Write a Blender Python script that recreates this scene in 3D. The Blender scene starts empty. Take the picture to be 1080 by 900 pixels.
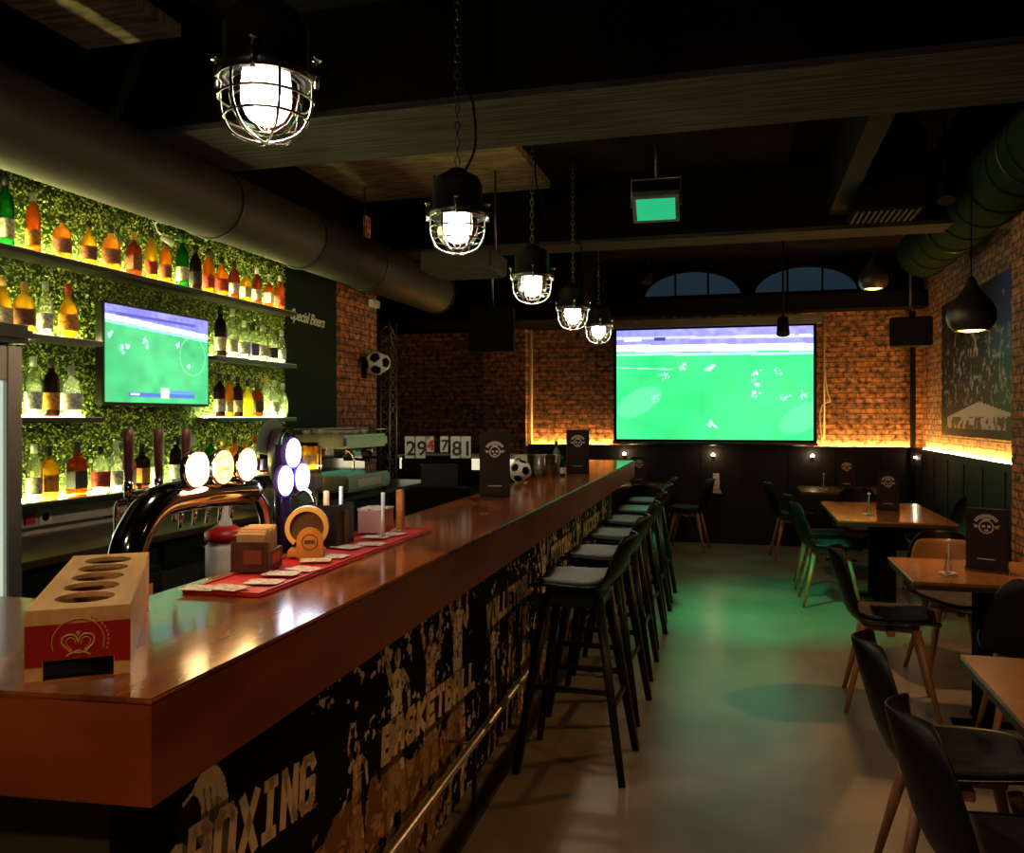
import bpy, bmesh, math, random
import numpy as np
from mathutils import Vector, Matrix
random.seed(7)
PI = math.pi
C = bpy.context.scene.collection
SC = bpy.context.scene

# ------------------------------------------------------------------ camera, world, exposure
cam_d = bpy.data.cameras.new('camera'); cam = bpy.data.objects.new('camera', cam_d); C.objects.link(cam)
cam.location = (0, 0, 1.5); cam.rotation_euler = (PI/2, 0, math.atan(245/890))
cam_d.sensor_width = 36; cam_d.lens = 36*890/1080; cam_d.shift_y = -9/1080; cam_d.clip_start = .02
SC.camera = cam
w = bpy.data.worlds.new('world'); SC.world = w; w.use_nodes = True
w.node_tree.nodes['Background'].inputs[0].default_value = (.9, .55, .35, 1)
w.node_tree.nodes['Background'].inputs[1].default_value = .0045
SC.view_settings.view_transform = 'Standard'; SC.view_settings.look = 'None'
SC.view_settings.exposure = 0.12; SC.view_settings.gamma = 1; SC.view_settings.use_curve_mapping = False

# light powers (W)
P_CAGE, P_PEND, P_FLOOD = 36, 12, 17
E_LED, E_SHELF, E_SCREEN, E_TV = 260, 190, 1.6, 1.35

# ------------------------------------------------------------------ helpers
def tag(o, label=None, cat=None, group=None, kind=None):
    if label: o['label'] = label
    if cat: o['category'] = cat
    if group: o['group'] = group
    if kind: o['kind'] = kind
    return o
def thing(name, label, cat, loc=(0,0,0), rz=0, group=None):
    o = bpy.data.objects.new(name, None); o.empty_display_size = .05; C.objects.link(o)
    o.location = loc; o.rotation_euler = (0, 0, rz)
    return tag(o, label, cat, group)
def obj(name, bm, m, parent=None, loc=None, rot=None, smooth=False):
    me = bpy.data.meshes.new(name); bm.normal_update(); bm.to_mesh(me); bm.free()
    if isinstance(m, (list, tuple)):
        for k in m: me.materials.append(k)
    elif m: me.materials.append(m)
    if smooth:
        for p in me.polygons: p.use_smooth = True
        try: me.set_sharp_from_angle(angle=math.radians(40))
        except Exception: pass
    o = bpy.data.objects.new(name, me); C.objects.link(o)
    if parent: o.parent = parent
    if loc: o.location = loc
    if rot: o.rotation_euler = rot
    return o
def struct(name, bm, m, **k):
    o = obj(name, bm, m, **k); o['kind'] = 'structure'; return o
def copy_tree(o, parent=None):
    c = o.copy(); C.objects.link(c); c.parent = parent
    for ch in list(o.children): copy_tree(ch, c)
    return c
def BM(): return bmesh.new()
def box(bm, x0, x1, y0, y1, z0, z1, bev=0, mi=0):
    t = BM()
    v = [t.verts.new(p) for p in [(x0,y0,z0),(x1,y0,z0),(x1,y1,z0),(x0,y1,z0),(x0,y0,z1),(x1,y0,z1),(x1,y1,z1),(x0,y1,z1)]]
    for f in [(0,3,2,1),(4,5,6,7),(0,1,5,4),(1,2,6,5),(2,3,7,6),(3,0,4,7)]:
        t.faces.new([v[i] for i in f])
    if bev: bmesh.ops.bevel(t, geom=list(t.edges), offset=bev, segments=2, affect='EDGES')
    return merge(bm, t, mi)
def merge(bm, t, mi=0, M=None):
    if M is not None: t.transform(M)
    mp = {}
    for v in t.verts: mp[v] = bm.verts.new(v.co)
    for f in t.faces:
        try:
            n = bm.faces.new([mp[v] for v in f.verts]); n.material_index = mi; n.smooth = f.smooth
        except ValueError: pass
    t.free(); return bm
def cone(bm, p0, p1, r0, r1=None, n=16, mi=0, caps=True):
    if r1 is None: r1 = r0
    p0, p1 = Vector(p0), Vector(p1); d = (p1-p0)
    q = d.to_track_quat('Z', 'Y'); a = []; b = []
    for i in range(n):
        e = Vector((math.cos(2*PI*i/n), math.sin(2*PI*i/n), 0))
        a.append(bm.verts.new(p0+q@(e*r0))); b.append(bm.verts.new(p1+q@(e*r1)))
    for i in range(n):
        f = bm.faces.new([a[i], a[(i+1)%n], b[(i+1)%n], b[i]]); f.material_index = mi; f.smooth = True
    if caps:
        f = bm.faces.new(a[::-1]); f.material_index = mi
        f = bm.faces.new(b); f.material_index = mi
    return bm
def lathe(bm, prof, n=20, c=(0,0,0), mi=0, M=None):
    t = BM(); rows = []
    for r, z in prof:
        rows.append([t.verts.new((r*math.cos(2*PI*i/n), r*math.sin(2*PI*i/n), z)) for i in range(n)] if r > 1e-5 else [t.verts.new((0,0,z))])
    for A, B in zip(rows, rows[1:]):
        for i in range(n):
            j = (i+1) % n
            if len(A) == 1 and len(B) == 1: continue
            if len(A) == 1: t.faces.new([A[0], B[i], B[j]][::-1])
            elif len(B) == 1: t.faces.new([A[i], A[j], B[0]])
            else: t.faces.new([A[i], A[j], B[j], B[i]])
    for f in t.faces: f.smooth = True
    t.transform(M if M is not None else Matrix.Translation(c))
    return merge(bm, t, mi)
def tube(bm, pts, r, n=10, closed=False, mi=0, sm=0):
    P = [Vector(p) for p in pts]
    if sm:
        Q = []; L = len(P)
        rng = range(L) if closed else range(L-1)
        for i in rng:
            p0 = P[(i-1) % L] if closed or i > 0 else P[i]; p1 = P[i]; p2 = P[(i+1) % L]
            p3 = P[(i+2) % L] if closed or i+2 < L else p2
            for k in range(sm):
                t = k/sm
                Q.append(.5*((2*p1)+(p2-p0)*t+(2*p0-5*p1+4*p2-p3)*t*t+(3*p1-p0-3*p2+p3)*t**3))
        if not closed: Q.append(P[-1])
        P = Q
    L = len(P); rings = []; up = None
    for i in range(L):
        a = P[(i-1) % L] if closed or i > 0 else P[i]; b = P[(i+1) % L] if closed or i < L-1 else P[i]
        T = (b-a).normalized()
        if up is None:
            up = T.orthogonal().normalized()
        up = (up - T*up.dot(T)).normalized(); s = T.cross(up)
        rr = r[i*(len(r)-1)//(L-1)] if isinstance(r, (list, tuple)) else r
        rings.append([bm.verts.new(P[i]+up*math.cos(2*PI*k/n)*rr+s*math.sin(2*PI*k/n)*rr) for k in range(n)])
    for i in range(L if closed else L-1):
        A, B = rings[i], rings[(i+1) % L]; off = 0
        if closed and i == L-1:
            off = min(range(n), key=lambda o: sum((A[k].co-B[(k+o) % n].co).length for k in range(n)))
        for k in range(n):
            f = bm.faces.new([A[k], A[(k+1) % n], B[(k+1+off) % n], B[(k+off) % n]]); f.smooth = True; f.material_index = mi
    if not closed:
        bm.faces.new(rings[0][::-1]).material_index = mi; bm.faces.new(rings[-1]).material_index = mi
    return bm
def ring(bm, c, R, r, axis='Z', n=28, k=8, mi=0, a0=0, a1=2*PI):
    full = abs(a1-a0-2*PI) < 1e-6
    pts = []
    for i in range(n if full else n+1):
        a = a0+(a1-a0)*i/n
        x, y = R*math.cos(a), R*math.sin(a)
        p = {'Z': (x,y,0), 'X': (0,x,y), 'Y': (x,0,y)}[axis]
        pts.append(Vector(p)+Vector(c))
    return tube(bm, pts, r, n=k, closed=full, mi=mi)
def prism(bm, pts, a, b, axis='Z', mi=0):
    """extrude a 2-D outline between a and b along an axis"""
    def P(p, t): return {'Z': (p[0],p[1],t), 'X': (t,p[0],p[1]), 'Y': (p[0],t,p[1])}[axis]
    A = [bm.verts.new(P(p, a)) for p in pts]; B = [bm.verts.new(P(p, b)) for p in pts]; n = len(pts)
    fs = [bm.faces.new(A[::-1]), bm.faces.new(B)]
    for i in range(n): fs.append(bm.faces.new([A[i], A[(i+1) % n], B[(i+1) % n], B[i]]))
    for f in fs: f.material_index = mi
    return bm
def fixn(bm): bmesh.ops.recalc_face_normals(bm, faces=list(bm.faces)); return bm

# ------------------------------------------------------------------ materials
def mat(name, col=(.5,.5,.5), rough=.5, metal=0, emit=None, es=0, noise=None, bump=0, bscale=40, coat=0, spec=.5, stretch=(1,1,1)):
    m = bpy.data.materials.new(name); m.use_nodes = True; nt = m.node_tree; N = nt.nodes; L = nt.links
    b = N['Principled BSDF']
    b.inputs['Base Color'].default_value = (*col, 1); b.inputs['Roughness'].default_value = rough
    b.inputs['Metallic'].default_value = metal; b.inputs['Coat Weight'].default_value = coat
    b.inputs['Coat Roughness'].default_value = .08; b.inputs['Specular IOR Level'].default_value = spec
    if emit: b.inputs['Emission Color'].default_value = (*emit, 1); b.inputs['Emission Strength'].default_value = es
    tc = N.new('ShaderNodeTexCoord'); mp = N.new('ShaderNodeMapping'); mp.inputs['Scale'].default_value = stretch
    L.new(tc.outputs['Object'], mp.inputs['Vector'])
    if noise:                                   # (colour2, scale, contrast lo, hi)
        n = N.new('ShaderNodeTexNoise'); n.inputs['Scale'].default_value = noise[1]; n.inputs['Detail'].default_value = 5
        L.new(mp.outputs[0], n.inputs['Vector'])
        r = N.new('ShaderNodeValToRGB'); r.color_ramp.elements[0].position = noise[2]; r.color_ramp.elements[1].position = noise[3]
        r.color_ramp.elements[0].color = (*col, 1); r.color_ramp.elements[1].color = (*noise[0], 1)
        L.new(n.outputs['Fac'], r.inputs['Fac']); L.new(r.outputs[0], b.inputs['Base Color'])
    if bump:
        n2 = N.new('ShaderNodeTexNoise'); n2.inputs['Scale'].default_value = bscale; n2.inputs['Detail'].default_value = 6
        L.new(mp.outputs[0], n2.inputs['Vector'])
        bp = N.new('ShaderNodeBump'); bp.inputs['Strength'].default_value = bump; bp.inputs['Distance'].default_value = .01
        L.new(n2.outputs['Fac'], bp.inputs['Height']); L.new(bp.outputs[0], b.inputs['Normal'])
    return m
def emis(name, col, s):
    m = bpy.data.materials.new(name); m.use_nodes = True; N = m.node_tree.nodes; N.clear()
    e = N.new('ShaderNodeEmission'); e.inputs[0].default_value = (*col, 1); e.inputs[1].default_value = s
    o = N.new('ShaderNodeOutputMaterial'); m.node_tree.links.new(e.outputs[0], o.inputs[0]); return m
def glassy(name, col, gloss=.12, diff=.15, rough=.08):
    """thin coloured glass: tinted transparency, some translucency and a gloss"""
    m = bpy.data.materials.new(name); m.use_nodes = True; N = m.node_tree.nodes; L = m.node_tree.links; N.clear()
    t = N.new('ShaderNodeBsdfTransparent'); t.inputs[0].default_value = (*col, 1)
    d = N.new('ShaderNodeBsdfTranslucent'); d.inputs[0].default_value = (*col, 1)
    g = N.new('ShaderNodeBsdfGlossy'); g.inputs['Roughness'].default_value = rough
    a = N.new('ShaderNodeMixShader'); a.inputs[0].default_value = diff
    b = N.new('ShaderNodeMixShader'); fr = N.new('ShaderNodeLayerWeight'); fr.inputs[0].default_value = gloss
    L.new(t.outputs[0], a.inputs[1]); L.new(d.outputs[0], a.inputs[2])
    L.new(fr.outputs['Fresnel'], b.inputs[0]); L.new(a.outputs[0], b.inputs[1]); L.new(g.outputs[0], b.inputs[2])
    o = N.new('ShaderNodeOutputMaterial'); L.new(b.outputs[0], o.inputs[0]); return m
def vcol_mat(name, rough=.5, emission=0):
    m = bpy.data.materials.new(name); m.use_nodes = True; N = m.node_tree.nodes; L = m.node_tree.links
    b = N['Principled BSDF']; a = N.new('ShaderNodeVertexColor'); a.layer_name = 'Col'; b.inputs['Roughness'].default_value = rough; b.inputs['Specular IOR Level'].default_value = .08
    if emission:
        b.inputs['Base Color'].default_value = (.01,.01,.01,1)
        L.new(a.outputs[0], b.inputs['Emission Color']); b.inputs['Emission Strength'].default_value = emission
    else: L.new(a.outputs[0], b.inputs['Base Color'])
    return m
def brick(name, axis, c1=(.30,.130,.078), c2=(.14,.066,.045), mortar=(.075,.055,.044)):
    m = bpy.data.materials.new(name); m.use_nodes = True; N = m.node_tree.nodes; L = m.node_tree.links; b = N['Principled BSDF']
    tc = N.new('ShaderNodeTexCoord'); sp = N.new('ShaderNodeSeparateXYZ'); cb = N.new('ShaderNodeCombineXYZ')
    L.new(tc.outputs['Object'], sp.inputs[0]); L.new(sp.outputs['Y' if axis == 'X' else 'X'], cb.inputs[0]); L.new(sp.outputs['Z'], cb.inputs[1])
    # ragged, hand-laid edges
    nz = N.new('ShaderNodeTexNoise'); nz.inputs['Scale'].default_value = 14; L.new(cb.outputs[0], nz.inputs['Vector'])
    ad = N.new('ShaderNodeVectorMath'); ad.operation = 'MULTIPLY_ADD'; ad.inputs[1].default_value = (.018,.018,0); L.new(nz.outputs['Color'], ad.inputs[0]); L.new(cb.outputs[0], ad.inputs[2])
    br = N.new('ShaderNodeTexBrick'); L.new(ad.outputs[0], br.inputs['Vector'])
    br.inputs['Scale'].default_value = 1; br.inputs['Brick Width'].default_value = .21; br.inputs['Row Height'].default_value = .060
    br.inputs['Mortar Size'].default_value = .007; br.inputs['Mortar Smooth'].default_value = .3; br.inputs['Bias'].default_value = -.1
    br.inputs['Color1'].default_value = (*c1,1); br.inputs['Color2'].default_value = (*c2,1); br.inputs['Mortar'].default_value = (*mortar,1)
    n = N.new('ShaderNodeTexNoise'); n.inputs['Scale'].default_value = 16; n.inputs['Detail'].default_value = 8; L.new(cb.outputs[0], n.inputs['Vector'])
    rp = N.new('ShaderNodeValToRGB'); rp.color_ramp.elements[0].position = .35; rp.color_ramp.elements[1].position = .62
    rp.color_ramp.elements[0].color = (.16,.13,.13,1); rp.color_ramp.elements[1].color = (1.7,1.5,1.4,1); L.new(n.outputs['Fac'], rp.inputs[0])
    mx = N.new('ShaderNodeMix'); mx.data_type = 'RGBA'; mx.blend_type = 'MULTIPLY'; mx.inputs[0].default_value = 1
    L.new(br.outputs['Color'], mx.inputs[6]); L.new(rp.outputs[0], mx.inputs[7]); L.new(mx.outputs[2], b.inputs['Base Color'])
    b.inputs['Roughness'].default_value = .8
    bp = N.new('ShaderNodeBump'); bp.inputs['Strength'].default_value = .9; bp.inputs['Distance'].default_value = .02; bp.invert = True
    L.new(br.outputs['Fac'], bp.inputs['Height'])
    bp2 = N.new('ShaderNodeBump'); bp2.inputs['Strength'].default_value = .5; bp2.inputs['Distance'].default_value = .02
    L.new(n.outputs['Fac'], bp2.inputs['Height']); L.new(bp.outputs[0], bp2.inputs['Normal']); L.new(bp2.outputs[0], b.inputs['Normal'])
    return m

BLACK = mat('black_paint', (.006,.005,.005), .8, spec=.03)
BLACKG = mat('black_satin', (.008,.007,.008), .35, spec=.35)
DARK = mat('dark_ceiling_paint', (.007,.005,.005), .95, spec=0, noise=((.012,.009,.008), 3, .3, .7))
CONC = mat('board_marked_concrete', (.22,.16,.115), .95, spec=0, noise=((.11,.078,.056), 5, .4, .6), bump=.4, bscale=9, stretch=(1,6,1))
CONCX = mat('board_marked_soffit_painted_lit', (.050,.040,.040), .95, spec=.02, noise=((.026,.021,.021), 5, .4, .6), bump=.5, bscale=9, stretch=(.5,9,6))  # tone for the beam undersides, lamp light included in the colour
FLOOR = mat('polished_screed', (.25,.212,.165), .3, noise=((.175,.15,.118), 2.2, .35, .65), bump=.08, bscale=5, spec=.4)
CHROME = mat('polished_chrome', (.75,.73,.70), .08, 1)
STEEL = mat('brushed_steel', (.36,.33,.31), .42, .9)
DSTEEL = mat('dark_steel', (.08,.08,.085), .35, .9)
GALV = mat('duct_sheet_metal', (.032,.022,.017), .6, 0, noise=((.022,.016,.012), 4, .3, .7), spec=.2)
WOODTOP = mat('varnished_counter_wood', (.33,.095,.022), .14, noise=((.13,.034,.010), 7, .38, .62), spec=.4, stretch=(1.6,.5,1))
FASC = mat('mahogany_fascia', (.36,.085,.018), .35, noise=((.19,.038,.009), 4, .3, .7), stretch=(1,.6,2), spec=.2)
TABLE = mat('table_wood', (.27,.11,.035), .2, noise=((.18,.07,.022), 5, .35, .65), coat=.3, stretch=(5,.8,1))
DTABLE = mat('table_edge', (.03,.016,.01), .4)
OAK = mat('beech_leg_wood', (.42,.19,.075), .45, noise=((.30,.13,.05), 12, .4, .6), stretch=(4,4,.7))
CRATE = mat('crate_plywood', (.78,.46,.18), .45, noise=((.62,.34,.12), 7, .35, .65), stretch=(6,1,6))
CRED = mat('crate_red_paint', (.36,.010,.010), .45)
GOLD = mat('crate_print', (.70,.34,.10), .5)
SHELL = mat('black_shell_plastic', (.007,.005,.005), .42, spec=.2)
CUSHS = mat('grey_stool_pad', (.15,.15,.145), .55, noise=((.10,.105,.10), 14, .3, .7), bump=.2, bscale=60)
CUSH = mat('grey_seat_pad', (.085,.085,.092), .6, spec=0, noise=((.05,.05,.056), 14, .3, .7), bump=.2, bscale=60)
SLEG = mat('black_stained_leg', (.012,.009,.008), .4, spec=.3)
WHITE = mat('white_plastic', (.75,.73,.70), .4)
PAPER = mat('printed_card', (.72,.62,.52), .6, noise=((.45,.28,.22), 60, .5, .6))
RED = mat('red_bar_mat', (.62,.012,.015), .45, bump=.3, bscale=300)
REDP = mat('red_plastic', (.55,.015,.015), .35)
GREENP = mat('green_glass_opaque', (.01,.16,.09), .2)
MENU = mat('dark_menu_board', (.035,.017,.012), .5, spec=.2, noise=((.022,.012,.009), 8, .3, .7))
LOGO = mat('white_print', (.70,.64,.56), .6)
CHALK = mat('chalk_script', (.62,.62,.56), .7)
PANEL = mat('dark_green_panel', (.006,.014,.010), .7, spec=.1)
DADO = mat('dado_panelling', (.010,.007,.006), .6, spec=.25, noise=((.014,.009,.008), 2, .3, .7))
GREY = mat('grey_plaster', (.11,.105,.10), .8, noise=((.08,.077,.073), 5, .3, .7))
HEDGE = mat('boxwood_leaves', (.15,.22,.025), .6, noise=((.42,.50,.07), 30, .35, .65))
HEDGEB = mat('boxwood_backing', (.04,.075,.012), .9)
CREAM = mat('cream_tiles', (.60,.50,.40), .45)
ORANGEW = mat('orange_stained_wood', (.72,.28,.045), .4, noise=((.55,.2,.03), 14, .4, .6))
YELW = mat('pale_yellow_wood', (.85,.50,.12), .4)
BROWNW = mat('brown_box_wood', (.12,.05,.02), .5, noise=((.07,.03,.014), 20, .4, .6))
HANDLE = mat('tap_handle_brown', (.10,.025,.018), .35)
PANBLK = BLACK
LETTER = mat('mural_lettering', (.92,.72,.50), .6)
BULB = emis('lamp_filament', (1, .86, .66), 90)
BULBW = emis('warm_bulb', (1, .38, .06), 13)
LEDW = emis('amber_led_strip', (1, .55, .11), E_LED)
LEDG = emis('shelf_led_strip', (.88, .92, .35), E_SHELF)
SPOTB = emis('spot_bulb', (1, .78, .5), 40)
GLASS = glassy('clear_lamp_glass', (.95,.93,.9), .3, .4)
VGLASS = glassy('vase_glass', (.9,.95,.9), .3, .06)

# ------------------------------------------------------------------ the setting
def bx(name, a, m, bev=0):
    return struct(name, box(BM(), *a, bev), m)
CE = 3.4
bx('floor', (-5, 2.6, -1.6, 10.6, -.06, 0), FLOOR)
bx('ceiling', (-5, 2.6, -1.6, 10.6, CE, CE+.08), DARK)
BRY = brick('old_brick_back', 'Y'); BRX = brick('old_brick_side', 'X')
BRP = brick('brick_pier', 'X', (.42,.15,.06), (.24,.08,.035)); 
bx('wall_back', (-5, 2.6, 10.5, 10.6, 0, CE), BRY)
bx('trim_1', (-3.22, -2.66, 10.32, 10.5, 0, 2.66), BRY)
bx('wall_right', (1.96, 2.06, 6.5, 10.5, 0, CE), BRX)
bx('wall_right_near', (2.5, 2.6, -1.6, 6.5, 0, CE), BLACK)
bx('trim_2', (1.77, 2.5, 5.7, 6.5, 0, CE), BRP)
bx('wall_left', (-3.55, -3.45, -1.6, 6.64, 0, CE), BLACK)
bx('wall_left_far', (-5, -4.9, 7.5, 10.5, 0, CE), BLACK)
bx('trim_3', (-4.9, -3.42, 6.66, 7.5, 0, CE), BRP)
bx('trim_4', (-3.452, -3.41, 5.80, 6.655, 0, 2.75), PANEL)
bx('trim_5', (-3.46, -3.16, -1, 6.66, 2.80, CE), BLACK)
bx('wall_front', (-3.5, 2.6, -1.7, -1.6, 0, CE), BLACK)
# dado with a ledge and a strip of light standing on it
bm = box(BM(), -2.64, 1.88, 10.38, 10.5, 0, 1.12); box(bm, -2.64, 1.90, 10.36, 10.5, 1.12, 1.15); box(bm, -2.64, 1.90, 10.355, 10.365, 1.12, 1.172)
for i in range(9): box(bm, -2.5+i*.5, -2.49+i*.5, 10.372, 10.38, .05, 1.10)
struct('baseboard_back', bm, DADO)
bm = box(BM(), 1.84, 1.96, 6.5, 10.38, 0, 1.12); box(bm, 1.82, 1.96, 6.5, 10.38, 1.12, 1.15); box(bm, 1.815, 1.825, 6.5, 10.38, 1.12, 1.172)
for i in range(6): box(bm, 1.832, 1.84, 6.9+i*.6, 6.91+i*.6, .05, 1.10)
struct('baseboard_right', bm, DADO)
bx('baseboard_left', (-4.9, -3.22, 10.40, 10.5, 0, 1.12), DADO)
def strip(x0, x1, y0, y1, z, m, label, cat='light strip', name='led_strip', par=None):
    o = obj(name, box(BM(), x0, x1, y0, y1, z, z+.012), m, par)
    if not par: tag(o, label, cat)
    return o
strip(-2.60, -1.53, 10.462, 10.476, 1.152, LEDW, 'amber light strip on the back wall ledge left of the screen')
strip(.80, 1.84, 10.462, 10.476, 1.152, LEDW, 'amber light strip on the back wall ledge right of the screen')
strip(1.925, 1.938, 6.6, 10.3, 1.152, LEDW, 'amber light strip on the right wall ledge under the sports poster')
# ceiling: bare concrete bay on the bar side, two cross beams, one long beam
bx('trim_6', (-4.8, -1.5, 4.25, 6.6, CE-.06, CE), CONC)
bx('trim_7', (-4.8, -2.62, -1, 3.5, CE-.06, CE), CONC)
bx('trim_8', (-3.1, 2.5, 3.55, 4.2, 2.93, CE), BLACK)  # beam sides black, their shade painted in
bx('trim_10', (-3.1, 2.5, 3.55, 4.2, 2.90, 2.93), CONCX)  # thin underside slab in a lighter tone, painted as lit
bx('trim_9', (-3.1, 2.5, 6.68, 7.0, 2.93, CE), BLACK)  # far beam sides, black for shade as well
bx('trim_17', (-3.1, 2.5, 6.68, 7.0, 2.90, 2.93), CONCX)  # far beam underside, light painted in by the paler colour
bx('trim_11', (.60, .72, 4.2, 6.68, 3.0, CE), BLACK)
bx('trim_12', (-4.9, -1.75, 9.4, 10.5, 2.62, CE), BLACK)
bx('trim_13', (-1.75, 1.96, 10.2, 10.5, 2.74, 2.92), BLACK)
bx('wall_back_upper_shade', (-5, 2.6, 10.465, 10.5, 2.74, CE), BLACK)  # black sheet over the upper brick stands in for unlit wall
# two arched windows high on the back wall, dim blue behind
BLUEG = mat('blue_dusk_glass', (.01,.02,.03), .2, emit=(.10,.20,.32), es=.09)
for k, (x0, x1) in enumerate([(-1.20, -.02), (.10, 1.28)]):
    cx, hw = (x0+x1)/2, (x1-x0)/2
    pts = [(cx+hw*math.cos(PI*i/20), 2.97+.32*math.sin(PI*i/20)) for i in range(21)]
    wn = struct('window_%d' % (k+1), fixn(prism(BM(), pts, 10.455, 10.464, 'Y')), BLUEG)
    fr = BM(); tube(fr, [(p[0], 10.45, p[1]) for p in pts], .022, 8); tube(fr, [(x0, 10.45, 2.97), (x1, 10.45, 2.97)], .022, 8)
    for t in (.33, .66): cone(fr, (x0+(x1-x0)*t, 10.45, 2.97), (x0+(x1-x0)*t, 10.45, 3.25), .012)
    obj('window_frame', fr, BLACK, wn)

# ------------------------------------------------------------------ painted grids (murals and screens)
def grid_obj(name, img, W, H, M, m, parent=None):
    """img[h,w,3] linear colours; a W x H sheet of small faces in its own XY plane, moved by M"""
    h, wd = img.shape[:2]
    xs = np.linspace(0, W, wd+1); ys = np.linspace(0, H, h+1)
    V = np.zeros(((h+1)*(wd+1), 3)); X, Y = np.meshgrid(xs, ys); V[:,0] = X.ravel(); V[:,1] = Y.ravel()
    A = np.array(M); V = V@A[:3,:3].T + A[:3,3]
    i, j = np.meshgrid(np.arange(h), np.arange(wd), indexing='ij'); a = (i*(wd+1)+j).ravel()
    F = np.stack([a, a+1, a+wd+2, a+wd+1], 1)
    me = bpy.data.meshes.new(name); me.from_pydata(V.tolist(), [], F.tolist())
    ca = me.color_attributes.new('Col', 'FLOAT_COLOR', 'CORNER')
    col = np.ones((h*wd, 4, 4)); col[:,:,:3] = img[::-1].reshape(-1, 1, 3)
    ca.data.foreach_set('color', col.ravel().astype(np.float32))
    me.materials.append(m); me.update()
    o = bpy.data.objects.new(name, me); C.objects.link(o)
    if parent: o.parent = parent
    return o
rng = np.random.default_rng(3)
def smooth_noise(h, w, cell):
    g = rng.random((h//cell+3, w//cell+3)); y = np.arange(h)/cell; x = np.arange(w)/cell
    y0 = y.astype(int); x0 = x.astype(int); fy = (y-y0)[:,None]; fx = (x-x0)[None,:]
    return (g[y0][:,x0]*(1-fy)*(1-fx)+g[y0+1][:,x0]*fy*(1-fx)+g[y0][:,x0+1]*(1-fy)*fx+g[y0+1][:,x0+1]*fy*fx)
class Paint:
    """raster in metres, origin at the lower left"""
    def __init__(s, W, H, res, col):
        s.W, s.H, s.res = W, H, res; s.h, s.w = int(round(H/res)), int(round(W/res))
        s.a = np.zeros((s.h, s.w, 3)); s.a[:] = col
        s.Y, s.X = np.meshgrid(H-(np.arange(s.h)+.5)*res, (np.arange(s.w)+.5)*res, indexing='ij')
    def put(s, mask, col, k=1): s.a[mask] = s.a[mask]*(1-k)+np.array(col)*k
    def ell(s, x, y, rx, ry, col, rot=0, k=1):
        c, q = math.cos(rot), math.sin(rot); dx, dy = s.X-x, s.Y-y
        s.put(((dx*c+dy*q)/rx)**2+((-dx*q+dy*c)/ry)**2 < 1, col, k)
    def limb(s, pts, r, col):
        for n, ((x0,y0),(x1,y1)) in enumerate(zip(pts, pts[1:])):
            r0 = r[n] if isinstance(r, (list,tuple)) else r; r1 = r[n+1] if isinstance(r, (list,tuple)) else r
            L = (x1-x0)**2+(y1-y0)**2; t = np.clip(((s.X-x0)*(x1-x0)+(s.Y-y0)*(y1-y0))/L, 0, 1)
            s.put(np.hypot(s.X-x0-t*(x1-x0), s.Y-y0-t*(y1-y0)) < r0+(r1-r0)*t, col)
    def rect(s, x0, x1, y0, y1, col, k=1): s.put((s.X>x0)&(s.X<x1)&(s.Y>y0)&(s.Y<y1), col, k)

def pitch(W, H, tv):
    p = Paint(W, H, W/220, (.02,.62,.17) if not tv else (.06,.55,.19)); n = smooth_noise(p.h, p.w, 14)[..., None]; n2 = smooth_noise(p.h, p.w, 40)[..., None]
    p.a = p.a*(.75+.35*n)+np.array((.05,.12,.06))*n2
    xx, yy = p.X/W, p.Y/H
    top = .80 if not tv else .84-.05*xx
    crowd = yy > top+.02; cn = smooth_noise(p.h, p.w, 5); st = smooth_noise(p.h, p.w, 60)
    cc = np.stack([.20+.25*cn*st, .20+.25*cn*st, .75+.2*st], 2)
    p.a[crowd] = cc[crowd]
    band = np.abs(yy-(top+.035 if not tv else top+.03)+.02*(xx)) < .032; p.a[band] = (.85,.9,1.0)
    p.a[(np.abs(yy-top+.02+.02*xx) < .012)] = (.35,.8,.85)
    if not tv:
        p.put(np.abs(yy-(.93-.02*xx)) < .012, (.5,.5,.9)); p.rect(.04*W, .13*W, .90*H, .935*H, (.9,.9,1)); p.rect(.20*W,.26*W,.90*H,.93*H,(.05,.05,.2)); p.rect(.62*W, .91*W, .905*H, .93*H, (.85,.9,1)); p.rect(.93*W,.99*W,.91*H,.93*H,(.8,.85,1))
        white = (.55,.95,.75)
        for x, y, r in [(.35,.66,.03),(.50,.64,.04),(.25,.58,.025),(.20,.38,.025),(.72,.58,.03),(.73,.50,.028),(.71,.41,.03),(.83,.60,.022),(.86,.38,.022),(.95,.40,.022),(.50,.14,.035)]:
            for q in range(9):
                p.ell((x+rng.normal(0,.012))*W, (y+rng.normal(0,.016))*H, r*W*.25, r*H*.3, white, rng.random()*3, .7)
        for x, y in [(.12,.34),(.95,.2)]: p.ell(x*W, y*H, .13*W, .11*H, (.15,.7,.35), .5, .5)
        p.put(np.abs(yy-(.66-.08*xx))*(xx<.3) + (xx>=.3) < .006, (.3,.85,.5))
    else:
        for x, y in [(.35,.66),(.36,.60),(.68,.66),(.79,.42),(.14,.55),(.05,.68),(.2,.58)]:
            for q in range(5): p.ell((x+rng.normal(0,.012))*W, (y+rng.normal(0,.016))*H, .012*W, .016*H, (.6,.9,.75), rng.random()*3, .8)
        p.put(np.abs(np.hypot((xx-.83)*1.6, yy-.55)-.22) < .006, (.35,.8,.5), .7)
        p.rect(.20*W, .85*W, .06*H, .105*H, (.10,.18,.65)); p.rect(.22*W,.30*W,.07*H,.095*H,(.8,.85,1)); p.rect(.50*W,.58*W,.05*H,.17*H,(.8,.9,1)); p.rect(.60*W,.84*W,.11*H,.14*H,(.15,.3,.7))
        for q in range(26): p.rect(rng.uniform(.02,.9)*W, rng.uniform(.02,.9)*W+.02*W, .90*H, .93*H, (.12,.1,.45), .6)
    return p.a

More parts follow.
